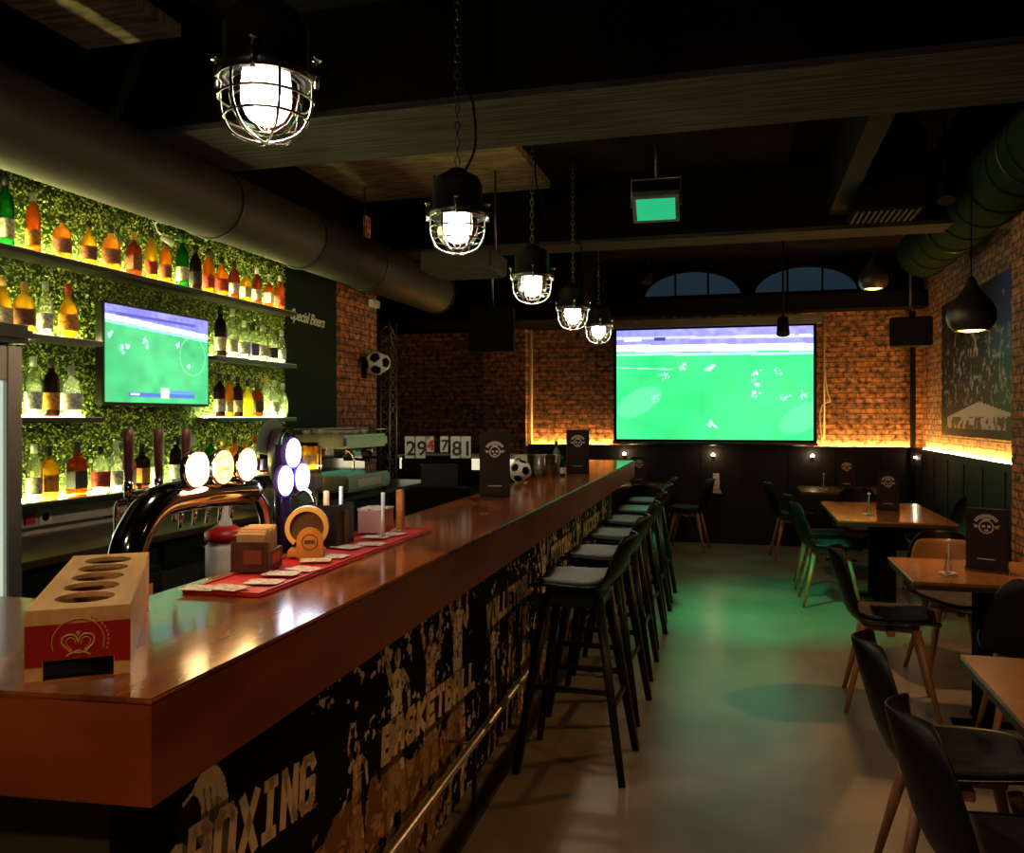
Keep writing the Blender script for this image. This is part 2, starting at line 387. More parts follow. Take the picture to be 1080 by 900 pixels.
# ------------------------------------------------------------------ projection screen on the back wall
t = thing('projection_screen', 'large pull-down projection screen showing a green football pitch on the back wall', 'screen', (-.365, 10.2, 1.2))
M = Matrix(((1,0,0,-1.125),(0,0,-1,-.012),(0,1,0,.045),(0,0,0,1)))
grid_obj('projected_picture', pitch(2.25, 1.31, False), 2.25, 1.31, M, vcol_mat('projected_picture', .7, E_SCREEN), t)
bm = box(BM(), -1.16, 1.16, -.01, 0, -.0, 1.38); obj('screen_fabric', bm, BLACK, t)
obj('bottom_bar', fixn(cone(BM(), (-1.17,-.012,0), (1.17,-.012,0), .02)), DSTEEL, t)
bm = box(BM(), -1.22, 1.22, -.06, .06, 1.38, 1.48, .01); obj('roller_case', bm, GREY, t)
for sx in (-1.1, 1.07): obj('wall_bracket', box(BM(), sx, sx+.03, .06, .299, 1.41, 1.44), BLACK, t)

# television
t = thing('television', 'flat wall television showing football, mounted on the green hedge wall between the shelves', 'television', (-3.30, 3.76, 1.57))
bm = box(BM(), -.05, 0, 0, .93, 0, .56, .004); obj('tv_bezel', bm, BLACKG, t)
M = Matrix(((0,0,1,.0015),(1,0,0,.015),(0,1,0,.017),(0,0,0,1)))
grid_obj('tv_screen', pitch(.90, .53, True), .90, .53, M, vcol_mat('tv_picture', .3, E_TV), t)
obj('wall_bracket', box(BM(), -.13, -.05, .35, .6, .15, .4), BLACK, t)

# ------------------------------------------------------------------ hedge wall, back shelves, worktop
R = random.Random(1)
bm = BM()
for i in range(34000):
    y, z = R.uniform(2.68, 5.79), R.uniform(.96, 2.78); x = -3.425+R.uniform(0, .03); s = R.uniform(.006, .011)
    u = Vector((R.uniform(-.6,.6), R.uniform(-1,1), R.uniform(-1,1))).normalized(); v = u.orthogonal(); v.rotate(Matrix.Rotation(R.uniform(0,6), 3, u)); v = v*s*.55; u = u*s
    c = Vector((x, y, z)); bm.faces.new([bm.verts.new(c-u), bm.verts.new(c+v), bm.verts.new(c+u), bm.verts.new(c-v)])
t = thing('hedge_wall', 'artificial boxwood hedge wall panel behind the bottle shelves, lit lime green', 'hedge', (0,0,0))
obj('backing_panel', box(BM(), -3.45, -3.43, 2.66, 5.795, .95, 2.79), HEDGEB, t)
o = obj('leaves', bm, HEDGE, t); o['kind'] = 'stuff'
SHW = mat('black_shelf_board', (.02,.015,.012), .35)
SHT = mat('white_shelf_top', (.75,.75,.55), .4)
def shelf(z, y0, y1, label, name='wall_shelf'):
    t = thing(name, label, 'shelf', (-3.42, y0, z))
    obj('shelf_board', box(BM(), 0, .16, 0, y1-y0, -.028, -.004, .002), SHW, t)
    obj('shelf_top', box(BM(), .005, .155, .003, y1-y0-.003, -.004, 0), SHT, t)
    obj('led_strip', box(BM(), .038, .048, .01, y1-y0-.01, 0, .009), LEDG, t)
    return t
shelf(2.30, 2.7, 5.72, 'long top black bottle shelf running over the television')
shelf(1.905, 2.7, 3.72, 'short black bottle shelf left of the television, upper of two')
shelf(1.905, 4.72, 5.72, 'short black bottle shelf right of the television, upper of two')
shelf(1.505, 2.7, 3.72, 'short black bottle shelf left of the television, lower of two')
shelf(1.505, 4.72, 5.72, 'short black bottle shelf right of the television, lower of two')
shelf(1.095, 2.7, 5.75, 'lowest long bottle shelf above the back worktop')

# bottles
GL = {k: glassy('bottle_glass_'+k, c, .2, d) for k, (c, d) in dict(
    amber=((.95,.42,.08),.45), gold=((1,.66,.12),.45), brown=((.45,.14,.04),.4), green=((.06,.30,.07),.4), clear=((.93,.96,.86),.25),
    dark=((.10,.05,.05),.3), red=((.85,.08,.02),.5), yellow=((1,.85,.15),.45), copper=((.85,.30,.07),.45)).items()}
CAPS = {k: mat('cap_'+k, c, .4) for k, c in dict(black=(.015,.015,.015), white=(.7,.7,.66), gold=(.6,.4,.1), red=(.5,.03,.02), green=(.02,.2,.05), grey=(.3,.3,.3)).items()}
LAB = {k: mat('bottle_label_'+k, c, .6, noise=(tuple(x*.45 for x in c), 55, .45, .6)) for k, c in dict(cream=(.75,.66,.5), black=(.03,.03,.03), white=(.8,.8,.78), red=(.5,.05,.03), blue=(.08,.08,.35), orange=(.8,.32,.05), brown=(.25,.08,.04)).items()}
PROF = {  # (radius, height) of a unit bottle 0.28 m tall
 'round':  [(0,0),(.032,0),(.036,.004),(.036,.165),(.030,.195),(.015,.215),(.013,.225),(.013,.262),(0,.262)],
 'squat':  [(0,0),(.040,0),(.045,.006),(.047,.06),(.046,.135),(.036,.17),(.015,.188),(.013,.20),(.013,.232),(0,.232)],
 'tall':   [(0,0),(.030,0),(.034,.004),(.034,.18),(.028,.21),(.014,.235),(.013,.25),(.013,.285),(0,.285)],
 'belly':  [(0,0),(.028,0),(.036,.01),(.044,.07),(.044,.12),(.032,.165),(.016,.19),(.013,.21),(.013,.25),(0,.25)],
 'square': [(0,0),(.036,0),(.040,.004),(.040,.15),(.037,.165),(.016,.185),(.014,.195),(.014,.235),(0,.235)]}
mcache = {}
def bottle_mesh(shape, what):
    key = (shape, what)
    if key in mcache: return mcache[key]
    pr = PROF[shape]; H = pr[-1][1]; n = 4 if shape == 'square' else 16; bm = BM()
    if what == 'glass': 
        lathe(bm, pr, n)
    elif what == 'cap':
        lathe(bm, [(0,H-.03),(.0158,H-.03),(.0158,H+.012),(.013,H+.016),(0,H+.016)], 12)
    elif what == 'tag':
        rr = max(r for r, z in pr)+.0012; lathe(bm, [(rr,.035),(rr,.115)], n)
    if n == 4:
        for v in bm.verts:
            if what != 'cap': 
                q = Matrix.Rotation(PI/4, 3, 'Z')@v.co; v.co = Vector((q.x*.92, q.y*1.22, q.z))
        for f in bm.faces: f.smooth = False
    me = bpy.data.meshes.new('bottle_'+what); bm.to_mesh(me); bm.free(); mcache[key] = me; return me
bcopy = {}
def bottle(x, y, z, shape, gl, cap, lab, s, label, group):
    key = (shape, gl, cap, lab)
    if key not in bcopy:
        me = bottle_mesh(shape, 'glass').copy(); me.materials.append(GL[gl]); o = bpy.data.objects.new('bottle', me); C.objects.link(o)
        me = bottle_mesh(shape, 'cap').copy(); me.materials.append(CAPS[cap]); c = bpy.data.objects.new('bottle_cap', me); C.objects.link(c); c.parent = o
        if lab:
            me = bottle_mesh(shape, 'tag').copy(); me.materials.append(LAB[lab]); c = bpy.data.objects.new('paper_label', me); C.objects.link(c); c.parent = o
        bcopy[key] = o
    else: o = copy_tree(bcopy[key])
    o.location = (x, y, z); o.scale = (s,)*3; o.rotation_euler = (0,0,R.uniform(-.3,.3)); tag(o, label, 'bottle', group); return o
ORD = 'first second third fourth fifth sixth seventh eighth ninth tenth eleventh twelfth thirteenth fourteenth fifteenth sixteenth seventeenth eighteenth nineteenth'.split()
WORD = dict(round='round-shouldered', squat='squat', tall='tall', belly='rounded', square='square')
GLW = dict(amber='amber', gold='golden', brown='dark brown', green='green glass', clear='clear', dark='near-black', red='red', yellow='yellow', copper='copper coloured')
def brow(z, where, group, items, x=-3.33):
    for i, it in enumerate(items):
        y, shape, gl, cap, lab, s = it
        lb = '%s %s bottle, %s cap, %s from left %s' % (WORD[shape], GLW[gl], cap, ORD[i], where)
        bottle(x+R.uniform(-.006,.006), y, z+.0005, shape, gl, cap, lab, s, lb, group)
brow(2.30, 'on the top shelf', 'bottles on the top shelf', [
 (3.18,'tall','green','black','cream',1.12),(3.33,'tall','copper','grey','orange',.98),(3.52,'squat','amber','black','brown',.93),(3.70,'belly','gold','black','brown',.9),
 (3.86,'squat','amber','black','brown',1.02),(4.03,'square','brown','gold','brown',1.0),(4.18,'tall','gold','black','red',.97),(4.31,'round','amber','black','brown',.98),
 (4.46,'tall','green','green','cream',1.08),(4.59,'round','dark','black','black',1.02),(4.73,'round','amber','black','red',1.06),(4.87,'belly','amber','black','red',1.0),(5.0,'round','brown','black','white',.94),
 (5.14,'square','gold','green','cream',.9),(5.29,'round','brown','white','cream',.95),(5.44,'square','copper','grey','white',.92),(5.60,'round','copper','white','red',.93)])
brow(1.905, 'on upper shelf left of television', 'bottles on the upper shelf left of the television', [
 (3.00,'round','amber','black','cream',.95),(3.16,'belly','gold','gold','cream',.95),(3.28,'squat','gold','gold','brown',1.0),(3.41,'round','clear','white','white',.97),(3.55,'belly','gold','red','orange',1.05)])
brow(1.905, 'on upper shelf right of television', 'bottles on the upper shelf right of the television', [
 (4.86,'tall','dark','black','cream',1.1),(4.99,'tall','clear','white','cream',1.1),(5.12,'belly','clear','white','white',1.0),(5.24,'square','clear','black','blue',1.0),(5.36,'belly','clear','grey','cream',.98),(5.48,'squat','clear','grey','black',.92),(5.61,'round','clear','white','white',.88)])
brow(1.505, 'on lower shelf left of television', 'bottles on the lower shelf left of the television', [
 (3.18,'round','clear','black','cream',1.0),(3.33,'round','clear','white','white',1.05),(3.45,'round','dark','black','orange',1.05),(3.58,'squat','clear','grey','white',1.06)])
brow(1.505, 'on lower shelf right of television', 'bottles on the lower shelf right of the television', [
 (4.85,'round','dark','black','cream',1.03),(4.95,'tall','amber','black','cream',.95),(5.055,'round','dark','black','cream',1.0),(5.16,'belly','yellow','black',None,.97),(5.28,'square','brown','black','black',1.0),(5.40,'tall','clear','gold',None,1.0),(5.52,'round','clear','white','white',.98),(5.63,'belly','clear','white',None,.95)])
brow(1.095, 'on the lowest bottle shelf', 'bottles on the lowest shelf', [
 (3.34,'round','clear','white','cream',1.0),(3.43,'square','gold','black','orange',1.05),(3.62,'square','brown','black','black',1.12),(3.78,'squat','clear','black','red',1.03),(3.90,'round','clear','white','white',1.0),(3.99,'square','brown','black','cream',1.0),(4.10,'square','dark','black','orange',1.03),
 (4.24,'tall','clear','white','white',1.0),(4.40,'round','dark','black','white',1.06),(4.58,'belly','clear','grey','white',1.05),(4.74,'round','green','black','cream',1.02),(4.88,'belly','gold','gold','orange',1.0),(5.02,'round','amber','black','cream',1.0),
 (5.14,'squat','gold','gold','cream',1.0),(5.26,'round','clear','red','red',1.0),(5.38,'square','dark','black','blue',.95),(5.48,'round','clear','grey','white',1.0),(5.58,'tall','clear','white','blue',1.02),(5.68,'round','clear','red','white',1.0)])

# back worktop
t = thing('back_worktop', 'dark back bar worktop with drawers below the bottle shelves', 'counter', (-3.43, 2.7, 0))
obj('worktop', box(BM(), 0, .62, 0, 4.8, .88, .915, .004), mat('worktop_stone', (.05,.028,.02), .3), t)
obj('carcass', box(BM(), 0, .56, 0, 4.8, .05, .88), BLACK, t)
for k in range(5):
    d = obj('cabinet_door', box(BM(), .56, .575, .02+k*.96, .94+k*.96, .1, .86, .003), BLACKG, t)
    obj('door_handle', fixn(cone(BM(), (.60, .3+k*.96, .8), (.60, .66+k*.96, .8), .007)), STEEL, d)
t = thing('cable_trunking', 'pale cream wall trunking with sockets under the lowest bottle shelf', 'trunking', (-3.43, 3.3, .96))
obj('trunking_channel', box(BM(), 0, .045, 0, 2.45, 0, .09, .004), CREAM, t)
for k in range(5):
    s = obj('socket', box(BM(), .045, .052, .12+k*.5, .20+k*.5, .008, .08, .002), WHITE, t)
    obj('socket_hole', fixn(cone(BM(), (.05,.16+k*.5,.044), (.054,.16+k*.5,.044), .022)), BLACK, s)
obj('red_switch', box(BM(), .045, .06, .03, .09, .02, .07, .002), REDP, t)
bx('trim_14', (-3.45, -3.435, 3.3, 5.8, .915, .96), CREAM)

# tall glass-door fridge at the far left
t = thing('display_fridge', 'tall upright glass-door fridge at the left edge, black cap and silver frame', 'fridge', (-3.40, 1.95, 0))
obj('cabinet', box(BM(), 0, .70, 0, .66, .08, 1.78, .01), BLACK, t)
bm = box(BM(), -.0, .80, -.01, .67, 1.78, 1.85, .02); obj('top_cap', bm, BLACKG, t)
d = BM(); box(d, .70, .745, 0, .07, .1, 1.77, .004); box(d, .70, .745, .59, .66, .1, 1.77, .004); box(d, .70, .745, .07, .59, 1.64, 1.77, .004); box(d, .70, .745, .07, .59, .1, .22, .004)
d = obj('door', d, STEEL, t)
obj('door_glass', box(BM(), .715, .725, .07, .59, .22, 1.64), mat('lit_fridge_glass', (.5,.55,.5), .15, emit=(.80,1,.80), es=.55), d)
obj('door_handle', fixn(cone(BM(), (.775,.05,.7), (.775,.05,1.3), .012)), CHROME, d)
obj('plinth', box(BM(), .02, .66, .02, .64, 0, .08), BLACK, t)

# ------------------------------------------------------------------ the bar
bar = thing('bar_counter', 'long L-shaped bar counter, varnished wood top, black front with sports mural', 'bar counter', (-.812, 1.02, 0), math.radians(1.5))
LB = 6.95
top = [(0,0),(0,LB),(-.46,LB),(-.46,.52),(-1.9,.52),(-1.9,-.02),(-.26,-.02)]
bm = BM(); prism(bm, top, 1.090, 1.1); bmesh.ops.bevel(bm, geom=[e for e in bm.edges if abs(e.verts[0].co.z-e.verts[1].co.z) < .001], offset=.003, segments=2, affect='EDGES')
obj('counter_top', fixn(bm), WOODTOP, bar)
fs = [(-.001,.001),(-.001,LB-.001),(-.456,LB-.001),(-.456,.516),(-1.896,.516),(-1.896,-.019),(-.26,-.019)]
obj('fascia', fixn(prism(BM(), fs, .945, 1.090)), FASC, bar)
ip = [(-.21,.169),(-.21,LB-.1),(-.44,LB-.1),(-.44,.46),(-1.85,.46),(-1.85,.169)]
obj('counter_body', fixn(prism(BM(), ip, 0, .945)), GREY, bar)
# mural on the front: black field, sportsmen in cream tones
p = Paint(6.6, .94, .0035, (.006,.005,.005))
SK = (.40,.30,.20); SK2 = (.66,.56,.43); SD = (.16,.10,.06); DK = (.012,.009,.008)
def fbm(cells):
    o = 0; a = 1; t_ = 0
    for c_ in [int(round(c*1.43)) for c in cells]: o = o+smooth_noise(p.h, p.w, c_)*a; t_ += a; a *= .6
    return o/t_
nf = fbm((5, 3, 2)); nm = fbm((16, 9, 5)); nl = fbm((70, 40, 22))
ox = .17                                                   # raster x = local y - ox
def boxer(x, y):
    p.ell(x+.03, y+.01, .058, .092, SK2, .25); p.ell(x+.055, y-.06, .035, .085, SK, .1)
    for k_ in range(3): p.limb([(x+.005+.022*k_, y+.06-.01*k_),(x+.025+.016*k_, y-.09)], [.0025,.006], (.30,.21,.13))
    p.ell(x+.0, y+.075, .03, .016, SK2, .3)
    p.ell(x-.045, y+.02, .040, .048, (.02,.014,.012), .4); p.limb([(x-.06,y+.055),(x-.03,y+.066)], .004, SK2)
    p.ell(x-.075, y-.055, .036, .046, SK2, .5); p.ell(x-.075, y-.06, .016, .03, SK, .5); p.ell(x-.04, y-.10, .03, .03, (.05,.035,.03))
    p.limb([(x-.13,y-.10),(x-.15,y-.04),(x-.17,y-.01)], [.028,.016,.010], SK2); p.limb([(x-.15,y-.09),(x-.165,y-.04)], .006, DK)
    for gx, gy in ((-.215,-.04),(-.145,-.05)):
        p.ell(x+gx, y+gy, .024, .026, SK2); p.ell(x+gx+.004, y+gy-.002, .012, .014, DK)
    p.ell(x-.20, y-.10, .05, .035, SK); p.ell(x-.10, y-.16, .09, .05, SK, .4); p.ell(x-.06, y-.18, .03, .05, DK, .3)
boxer(.43-ox, .705)
def player(x, y, s, kind, jersey=(.5,.42,.32)):
    A = SK if kind % 2 else (.34,.22,.13); old = p.a.copy()
    p.limb([(x-.05*s,y-.30*s),(x-.06*s,y-.48*s),(x-.10*s,y-.64*s)], [.035*s,.028*s,.018*s], A); p.limb([(x+.04*s,y-.30*s),(x+.07*s,y-.48*s),(x+.04*s,y-.66*s)], [.035*s,.028*s,.018*s], A)
    p.limb([(x,y),(x-.005*s,y-.28*s)], [.05*s,.055*s], jersey); p.ell(x, y-.30*s, .065*s, .055*s, jersey)
    p.ell(x+.01*s, y+.085*s, .028*s, .036*s, A)
    p.limb([(x-.05*s,y+.02*s),(x-.10*s,y+.12*s),(x-.07*s,y+.23*s)], [.02*s,.016*s,.013*s], A)
    p.limb([(x+.05*s,y+.02*s),(x+.11*s,y-.03*s),(x+.13*s,y+(.20 if kind > 1 else -.14)*s)], [.02*s,.016*s,.013*s], A)
    new = np.abs(p.a-old).sum(2) > .01; p.put(new & (nf > .56), DK, .85); p.put(new & (nf < .40), (.66,.60,.50), .6)
for x, y, s, k in [(1.16,.52,.55,0),(1.46,.66,.9,1),(1.78,.66,.9,2),(2.10,.70,1.1,3),(2.62,.50,.75,1),(2.95,.52,.8,2),(3.25,.48,.8,0),(3.75,.66,.95,3),(4.1,.72,.95,1),(4.45,.68,.95,2),(4.95,.7,.95,3),(5.4,.66,1,0),(5.8,.7,.95,1),(6.3,.68,1,2)]:
    player(x-ox, y, s, k, (.60,.54,.44) if k in (1,3) else (.42,.26,.13))
ok = p.X > .72
p.put(ok & (nf > .63) & (nm > .50), (.55,.50,.44), .85)
p.put(ok & (nl > .50) & (p.Y < .44) & (nm > .46), (.22,.115,.045), .75)
p.put(ok & (nl > .50) & (p.Y < .40) & (nf > .58), (.40,.25,.13), .7)
M = Matrix(((0,0,1,-.2085),(1,0,0,ox),(0,1,0,.002),(0,0,0,1)))
for y0_, y1_, z0_, z1_, sl in ((.365,.93,.572,.712,-.095),(1.30,2.37,.44,.56,-.066),(2.47,3.49,.56,.70,-.01),(3.92,4.88,.59,.73,0),(5.17,6.03,.59,.73,0)):
    zz_ = p.Y-(p.X+ox-y0_)*sl; p.put((p.X+ox>y0_)&(p.X+ox<y1_)&(zz_>z0_-.02)&(zz_<z1_+.01), (.012,.009,.008), .72)
p.a = np.clip(p.a*1.45, 0, .9)
fm = grid_obj('front_mural', p.a, 6.6, .94, M, vcol_mat('mural_print', .8), bar)
def text(name, body, size, m, M, parent, off=.0, ext=.001, shear=0, sx=1, sp=1):
    cu = bpy.data.curves.new(name, 'FONT'); cu.body = body; cu.size = size; cu.offset = off; cu.extrude = ext; cu.shear = shear; cu.space_character = sp
    to = bpy.data.objects.new(name, cu); C.objects.link(to)
    dg = bpy.context.evaluated_depsgraph_get(); me = bpy.data.meshes.new_from_object(to.evaluated_get(dg)); C.objects.unlink(to); bpy.data.objects.remove(to)
    if sx != 1:
        for v in me.vertices: v.co.x *= sx
    me.transform(M); me.materials.clear(); me.materials.append(m); me.name = name
    o = bpy.data.objects.new(name, me); C.objects.link(o)
    if parent: o.parent = parent
    return o
GLY = {'B':[[(0,0),(0,1),(.75,1),(1,.88),(1,.62),(.85,.53),(.1,.53)],[(.85,.53),(1,.42),(1,.12),(.75,0),(0,0)]], 'O':[[(.2,0),(0,.13),(0,.87),(.2,1),(.8,1),(1,.87),(1,.13),(.8,0),(.2,0)]],
 'X':[[(0,0),(1,1)],[(0,1),(1,0)]], 'I':[[(.5,0),(.5,1)],[(.15,0),(.85,0)],[(.15,1),(.85,1)]], 'N':[[(0,0),(0,1),(1,0),(1,1)]],
 'G':[[(1,.85),(.8,1),(.2,1),(0,.87),(0,.13),(.2,0),(.8,0),(1,.13),(1,.5),(.55,.5)]], 'A':[[(0,0),(0,.7),(.3,1),(.7,1),(1,.7),(1,0)],[(0,.4),(1,.4)]],
 'S':[[(1,.85),(.8,1),(.2,1),(0,.87),(0,.62),(.2,.52),(.8,.48),(1,.38),(1,.13),(.8,0),(.2,0),(0,.15)]], 'K':[[(0,0),(0,1)],[(1,1),(.1,.5),(1,0)]],
 'E':[[(1,1),(0,1),(0,0),(1,0)],[(0,.5),(.75,.5)]], 'T':[[(0,1),(1,1)],[(.5,1),(.5,0)]], 'L':[[(0,1),(0,0),(1,0)]], 'V':[[(0,1),(.5,0),(1,1)]],
 'Y':[[(0,1),(.5,.5),(1,1)],[(.5,.5),(.5,0)]], 'F':[[(0,0),(0,1),(1,1)],[(0,.5),(.75,.5)]], 'H':[[(0,0),(0,1)],[(1,0),(1,1)],[(0,.5),(1,.5)]], 'C':[[(1,.85),(.8,1),(.2,1),(0,.87),(0,.13),(.2,0),(.8,0),(1,.15)]]}
def bartext(body, y0, y1, zb, h, tilt=0):
    """angular block capitals in raised strokes"""
    n = len(body); cw = (y1-y0)/n; t = min(cw*.30, h*.26); bm = BM()
    def P(i, u, v): 
        x = cw*i+t/2+(cw*.90-t)*u; z = t/2+(h-t)*v; x += .10*z
        return Vector((x, z))
    for i, ch in enumerate(body):
        for path in GLY[ch]:
            q = [P(i, *a) for a in path]
            for a_, b_ in zip(q, q[1:]):
                d = (b_-a_).normalized(); e = d*(t*.42); nn = Vector((-d.y, d.x))*(t/2); a2, b2 = a_-e, b_+e
                fs_ = []
                for w2 in (0, .0015):
                    fs_.append([bm.verts.new((0+w2, y0+c.x*math.cos(tilt)-c.y*0, zb+c.y+c.x*math.sin(tilt))) for c in (a2-nn, b2-nn, b2+nn, a2+nn)])
                A, B = fs_
                bm.faces.new(B); bm.faces.new(A[::-1])
                for k in range(4): bm.faces.new([A[k], A[(k+1) % 4], B[(k+1) % 4], B[k]])
    o = obj('mural_word', fixn(bm), LETTER, fm, loc=(-.2084,0,0)); return o
bartext('BOXING', .37, .91, .572, .14, -.095); bartext('BASKETBALL', 1.33, 2.34, .445, .118, -.066); bartext('VOLLEYBALL', 2.50, 3.46, .57, .115, -.01); bartext('FOOTBALL', 3.95, 4.85, .60, .12)
bartext('HOCKEY', 5.2, 6.0, .60, .12)
# foot rail
t = thing('foot_rail', 'chrome foot rail on black posts along the bar front', 'foot rail', (-.812, 1.02, 0), math.radians(1.5))
obj('rail_tube', fixn(cone(BM(), (-.112,.2,.285), (-.112,6.7,.285), .016)), mat('rail_steel', (.75,.72,.66), .38, 1), t)
obj('floor_bar', box(BM(), -.135, -.085, .2, 6.7, 0, .03, .003), BLACKG, t)
for k in range(5):
    y = .55+k*1.45
    obj('post', box(BM(), -.120, -.104, y-.008, y+.008, .03, .275), BLACKG, t)
    obj('bracket', fixn(cone(BM(), (-.207, y-.02, .285), (-.112, y-.02, .285), .006)), STEEL, t)

# ------------------------------------------------------------------ things on the bar
def at_bar(x, y): 
    a = math.radians(1.5); return (-.812+x*math.cos(a)-y*math.sin(a), 1.02+x*math.sin(a)+y*math.cos(a))
# wooden crate with a crown
cr = thing('bottle_crate', 'plywood bottle crate with five round holes and a red band with crown, on bar corner', 'crate', (-1.045, 1.03, 1.1005), math.radians(35.9))
W_, L_, H_ = .146, .548, .108; T = .008
bm = BM()
cells = 5; y0 = .035; step = (L_-.07)/cells
def holed(bm, xa, xb, ya, yb, z, r, tz):
    cx, cy = (xa+xb)/2, (ya+yb)/2; n = 32; inn = []; out = []; inb = []
    for i in range(n):
        a = 2*PI*(i+.5)/n; c_, s_ = math.cos(a), math.sin(a)
        k = min((xb-xa)/2/abs(c_) if abs(c_) > 1e-6 else 9, (yb-ya)/2/abs(s_) if abs(s_) > 1e-6 else 9)
        out.append(bm.verts.new((cx+c_*k, cy+s_*k, z))); inn.append(bm.verts.new((cx+c_*r, cy+s_*r, z))); inb.append(bm.verts.new((cx+c_*r, cy+s_*r, z-tz)))
    for i in range(n):
        j = (i+1) % n; bm.faces.new([out[i], out[j], inn[j], inn[i]]); bm.faces.new([inn[i], inn[j], inb[j], inb[i]])
    for q, (sx, sy) in enumerate([(1,1),(-1,1),(-1,-1),(1,-1)]):
        cv = bm.verts.new((cx+sx*(xb-xa)/2, cy+sy*(yb-ya)/2, z)); a = (q+.5)*PI/2; i = int((a/(2*PI))*n-.5) % n
        m_ = max(range(n), key=lambda k: (out[k].co-Vector((cx,cy,z))).dot(Vector((sx*(xb-xa),sy*(yb-ya),0)))+0)
        near = sorted(range(n), key=lambda k: (out[k].co-cv.co).length)[:2]
        a_, b_ = sorted(near); 
        if (a_, b_) == (0, n-1): a_, b_ = n-1, 0
        try: bm.faces.new([out[a_], cv, out[b_]])
        except ValueError: pass
box(bm, 0, W_, 0, y0, H_-T, H_); box(bm, 0, W_, L_-y0, L_, H_-T, H_)
for k in range(cells): holed(bm, 0, W_, y0+k*step, y0+(k+1)*step, H_, .044, T)
obj('top_board', fixn(bm), CRATE, cr)
bm = box(BM(), W_-T, W_, 0, L_, 0, H_-T); obj('side_board', bm, CRATE, cr)
bm = box(BM(), 0, T, 0, L_, 0, H_-T); obj('side_board', bm, CRATE, cr)
bm = box(BM(), T, W_-T, L_-T, L_, 0, H_-T); obj('end_board', bm, CRATE, cr)
bm = BM(); box(bm, T, W_-T, 0, T, .03, H_-T); box(bm, T, .024, 0, T, 0, .03); box(bm, .122, W_-T, 0, T, 0, .03); fb = obj('front_board', bm, CRATE, cr)
bm = BM(); box(bm, 0, W_, -.0012, -.0001, .031, .085); box(bm, 0, .023, -.0012, -.0001, .022, .031); box(bm, .123, W_, -.0012, -.0001, .022, .031)
obj('red_band', bm, CRED, fb)
bm = BM(); box(bm, T, W_-T, T, L_-T, .001, .006); obj('base_board', bm, BLACK, cr)
bm = BM(); cx, cz = .073, .052
ring(bm, (cx,-.0018,cz+.004), .036, .0009, 'Y', 40, 5, a0=-.35, a1=PI+.35)
def cr_t(pts, r=.0016): tube(bm, [(cx+a, -.0018, cz+b) for a, b in pts], r, 6, sm=5)
for s in (-1, 1):
    cr_t([(0,.003),(s*.004,.013),(s*.012,.016),(s*.021,.012),(s*.022,.003),(s*.016,-.005),(s*.010,-.010)])
    cr_t([(s*.003,.0),(s*.006,.009),(s*.012,.011),(s*.017,.006),(s*.014,-.002),(s*.008,-.008)], .0008)
    cr_t([(s*.017,-.017),(s*.008,-.012),(-s*.004,-.009)], .0014)
cr_t([(0,.013),(0,.021)]); cr_t([(-.003,.018),(.003,.018)]); cr_t([(-.013,-.010),(0,-.013),(.013,-.010)], .0012)
lathe(bm, [(0,-.0012),(.0022,-.0012),(.0022,.0012),(0,.0012)], 10, M=Matrix.Translation((cx,-.0018,cz+.019))@Matrix.Rotation(PI/2,4,'X'))
for i in range(13):
    a = -.3+i*.16
    if a > 1.2: break
    c0 = Vector((cx+.042*math.cos(a), -.0018, cz+.004+.042*math.sin(a))); box(bm, c0.x-.0011, c0.x+.0011, -.0019, -.0013, c0.z-.0018, c0.z+.0018)
o = obj('crown_emblem', bm, GOLD, fb); o['label'] = 'gold crown in a ring'

# bar service mat and what stands on it
a15 = math.radians(1.5)
x, y = at_bar(-.405, .64)
mt = thing('bar_mat', 'long red rubber bar mat lying on the counter', 'mat', (x, y, 1.1005), a15)
obj('mat_sheet', box(BM(), 0, .20, 0, 1.15, 0, .006, .002), RED, mt)
bm = BM(); 
for sx in (.006, .188): box(bm, sx, sx+.006, .006, 1.144, .006, .010)
for sy in (.006, 1.138): box(bm, .012, .188, sy, sy+.006, .006, .010)
obj('raised_rim', bm, REDP, mt)
for i, (dx, dy, r_) in enumerate([(.035,.02,.1),(.10,.03,-.1),(.14,.12,.2),(.13,.22,.15),(.15,.30,-.2),(.12,.42,.4),(.13,.50,.1),(.10,.66,-.3),(.14,.74,.2),(.10,.88,.1),(.12,.97,-.2),(.08,1.05,.3)]):
    X, Y = at_bar(-.405+dx, .64+dy)
    o = obj('paper_coaster', box(BM(), -.042, .042, -.03, .03, 0, .0015), PAPER, loc=(X, Y, 1.1112+.0016*(i % 2)), rot=(0,0,r_))
    tag(o, 'pale printed paper coaster on the red bar mat, %s from its near end' % ORD[i], 'coaster', 'coasters on the bar mat')
# napkin box
x, y = -1.215, 1.93
t = thing('napkin_box', 'dark wooden napkin caddy with tan napkins standing at the near end of the mat', 'napkin holder', (x, y, 1.1117), .25)
bm = BM(); box(bm, -.048, .048, -.06, -.052, 0, .075); box(bm, -.048, .048, .052, .06, 0, .05); box(bm, -.048, -.040, -.052, .052, 0, .09); box(bm, .040, .048, -.052, .052, 0, .05); box(bm, -.04,.04,-.052,.052,0,.006)
obj('box_body', bm, BROWNW, t)
bm = BM()
for k in range(9): box(bm, -.037, .037, -.05+k*.0112, -.0405+k*.0112, .006, .095+.006*(k % 3), .002)
obj('napkins', bm, mat('tan_napkins', (.62,.40,.20), .8), t)
obj('front_print', box(BM(), .0485, .0495, -.03, .03, .015, .04), REDP, t)
obj('side_print', box(BM(), -.015, .03, -.0612, -.0603, .02, .055), mat('brown_print', (.28,.07,.03), .6), t)
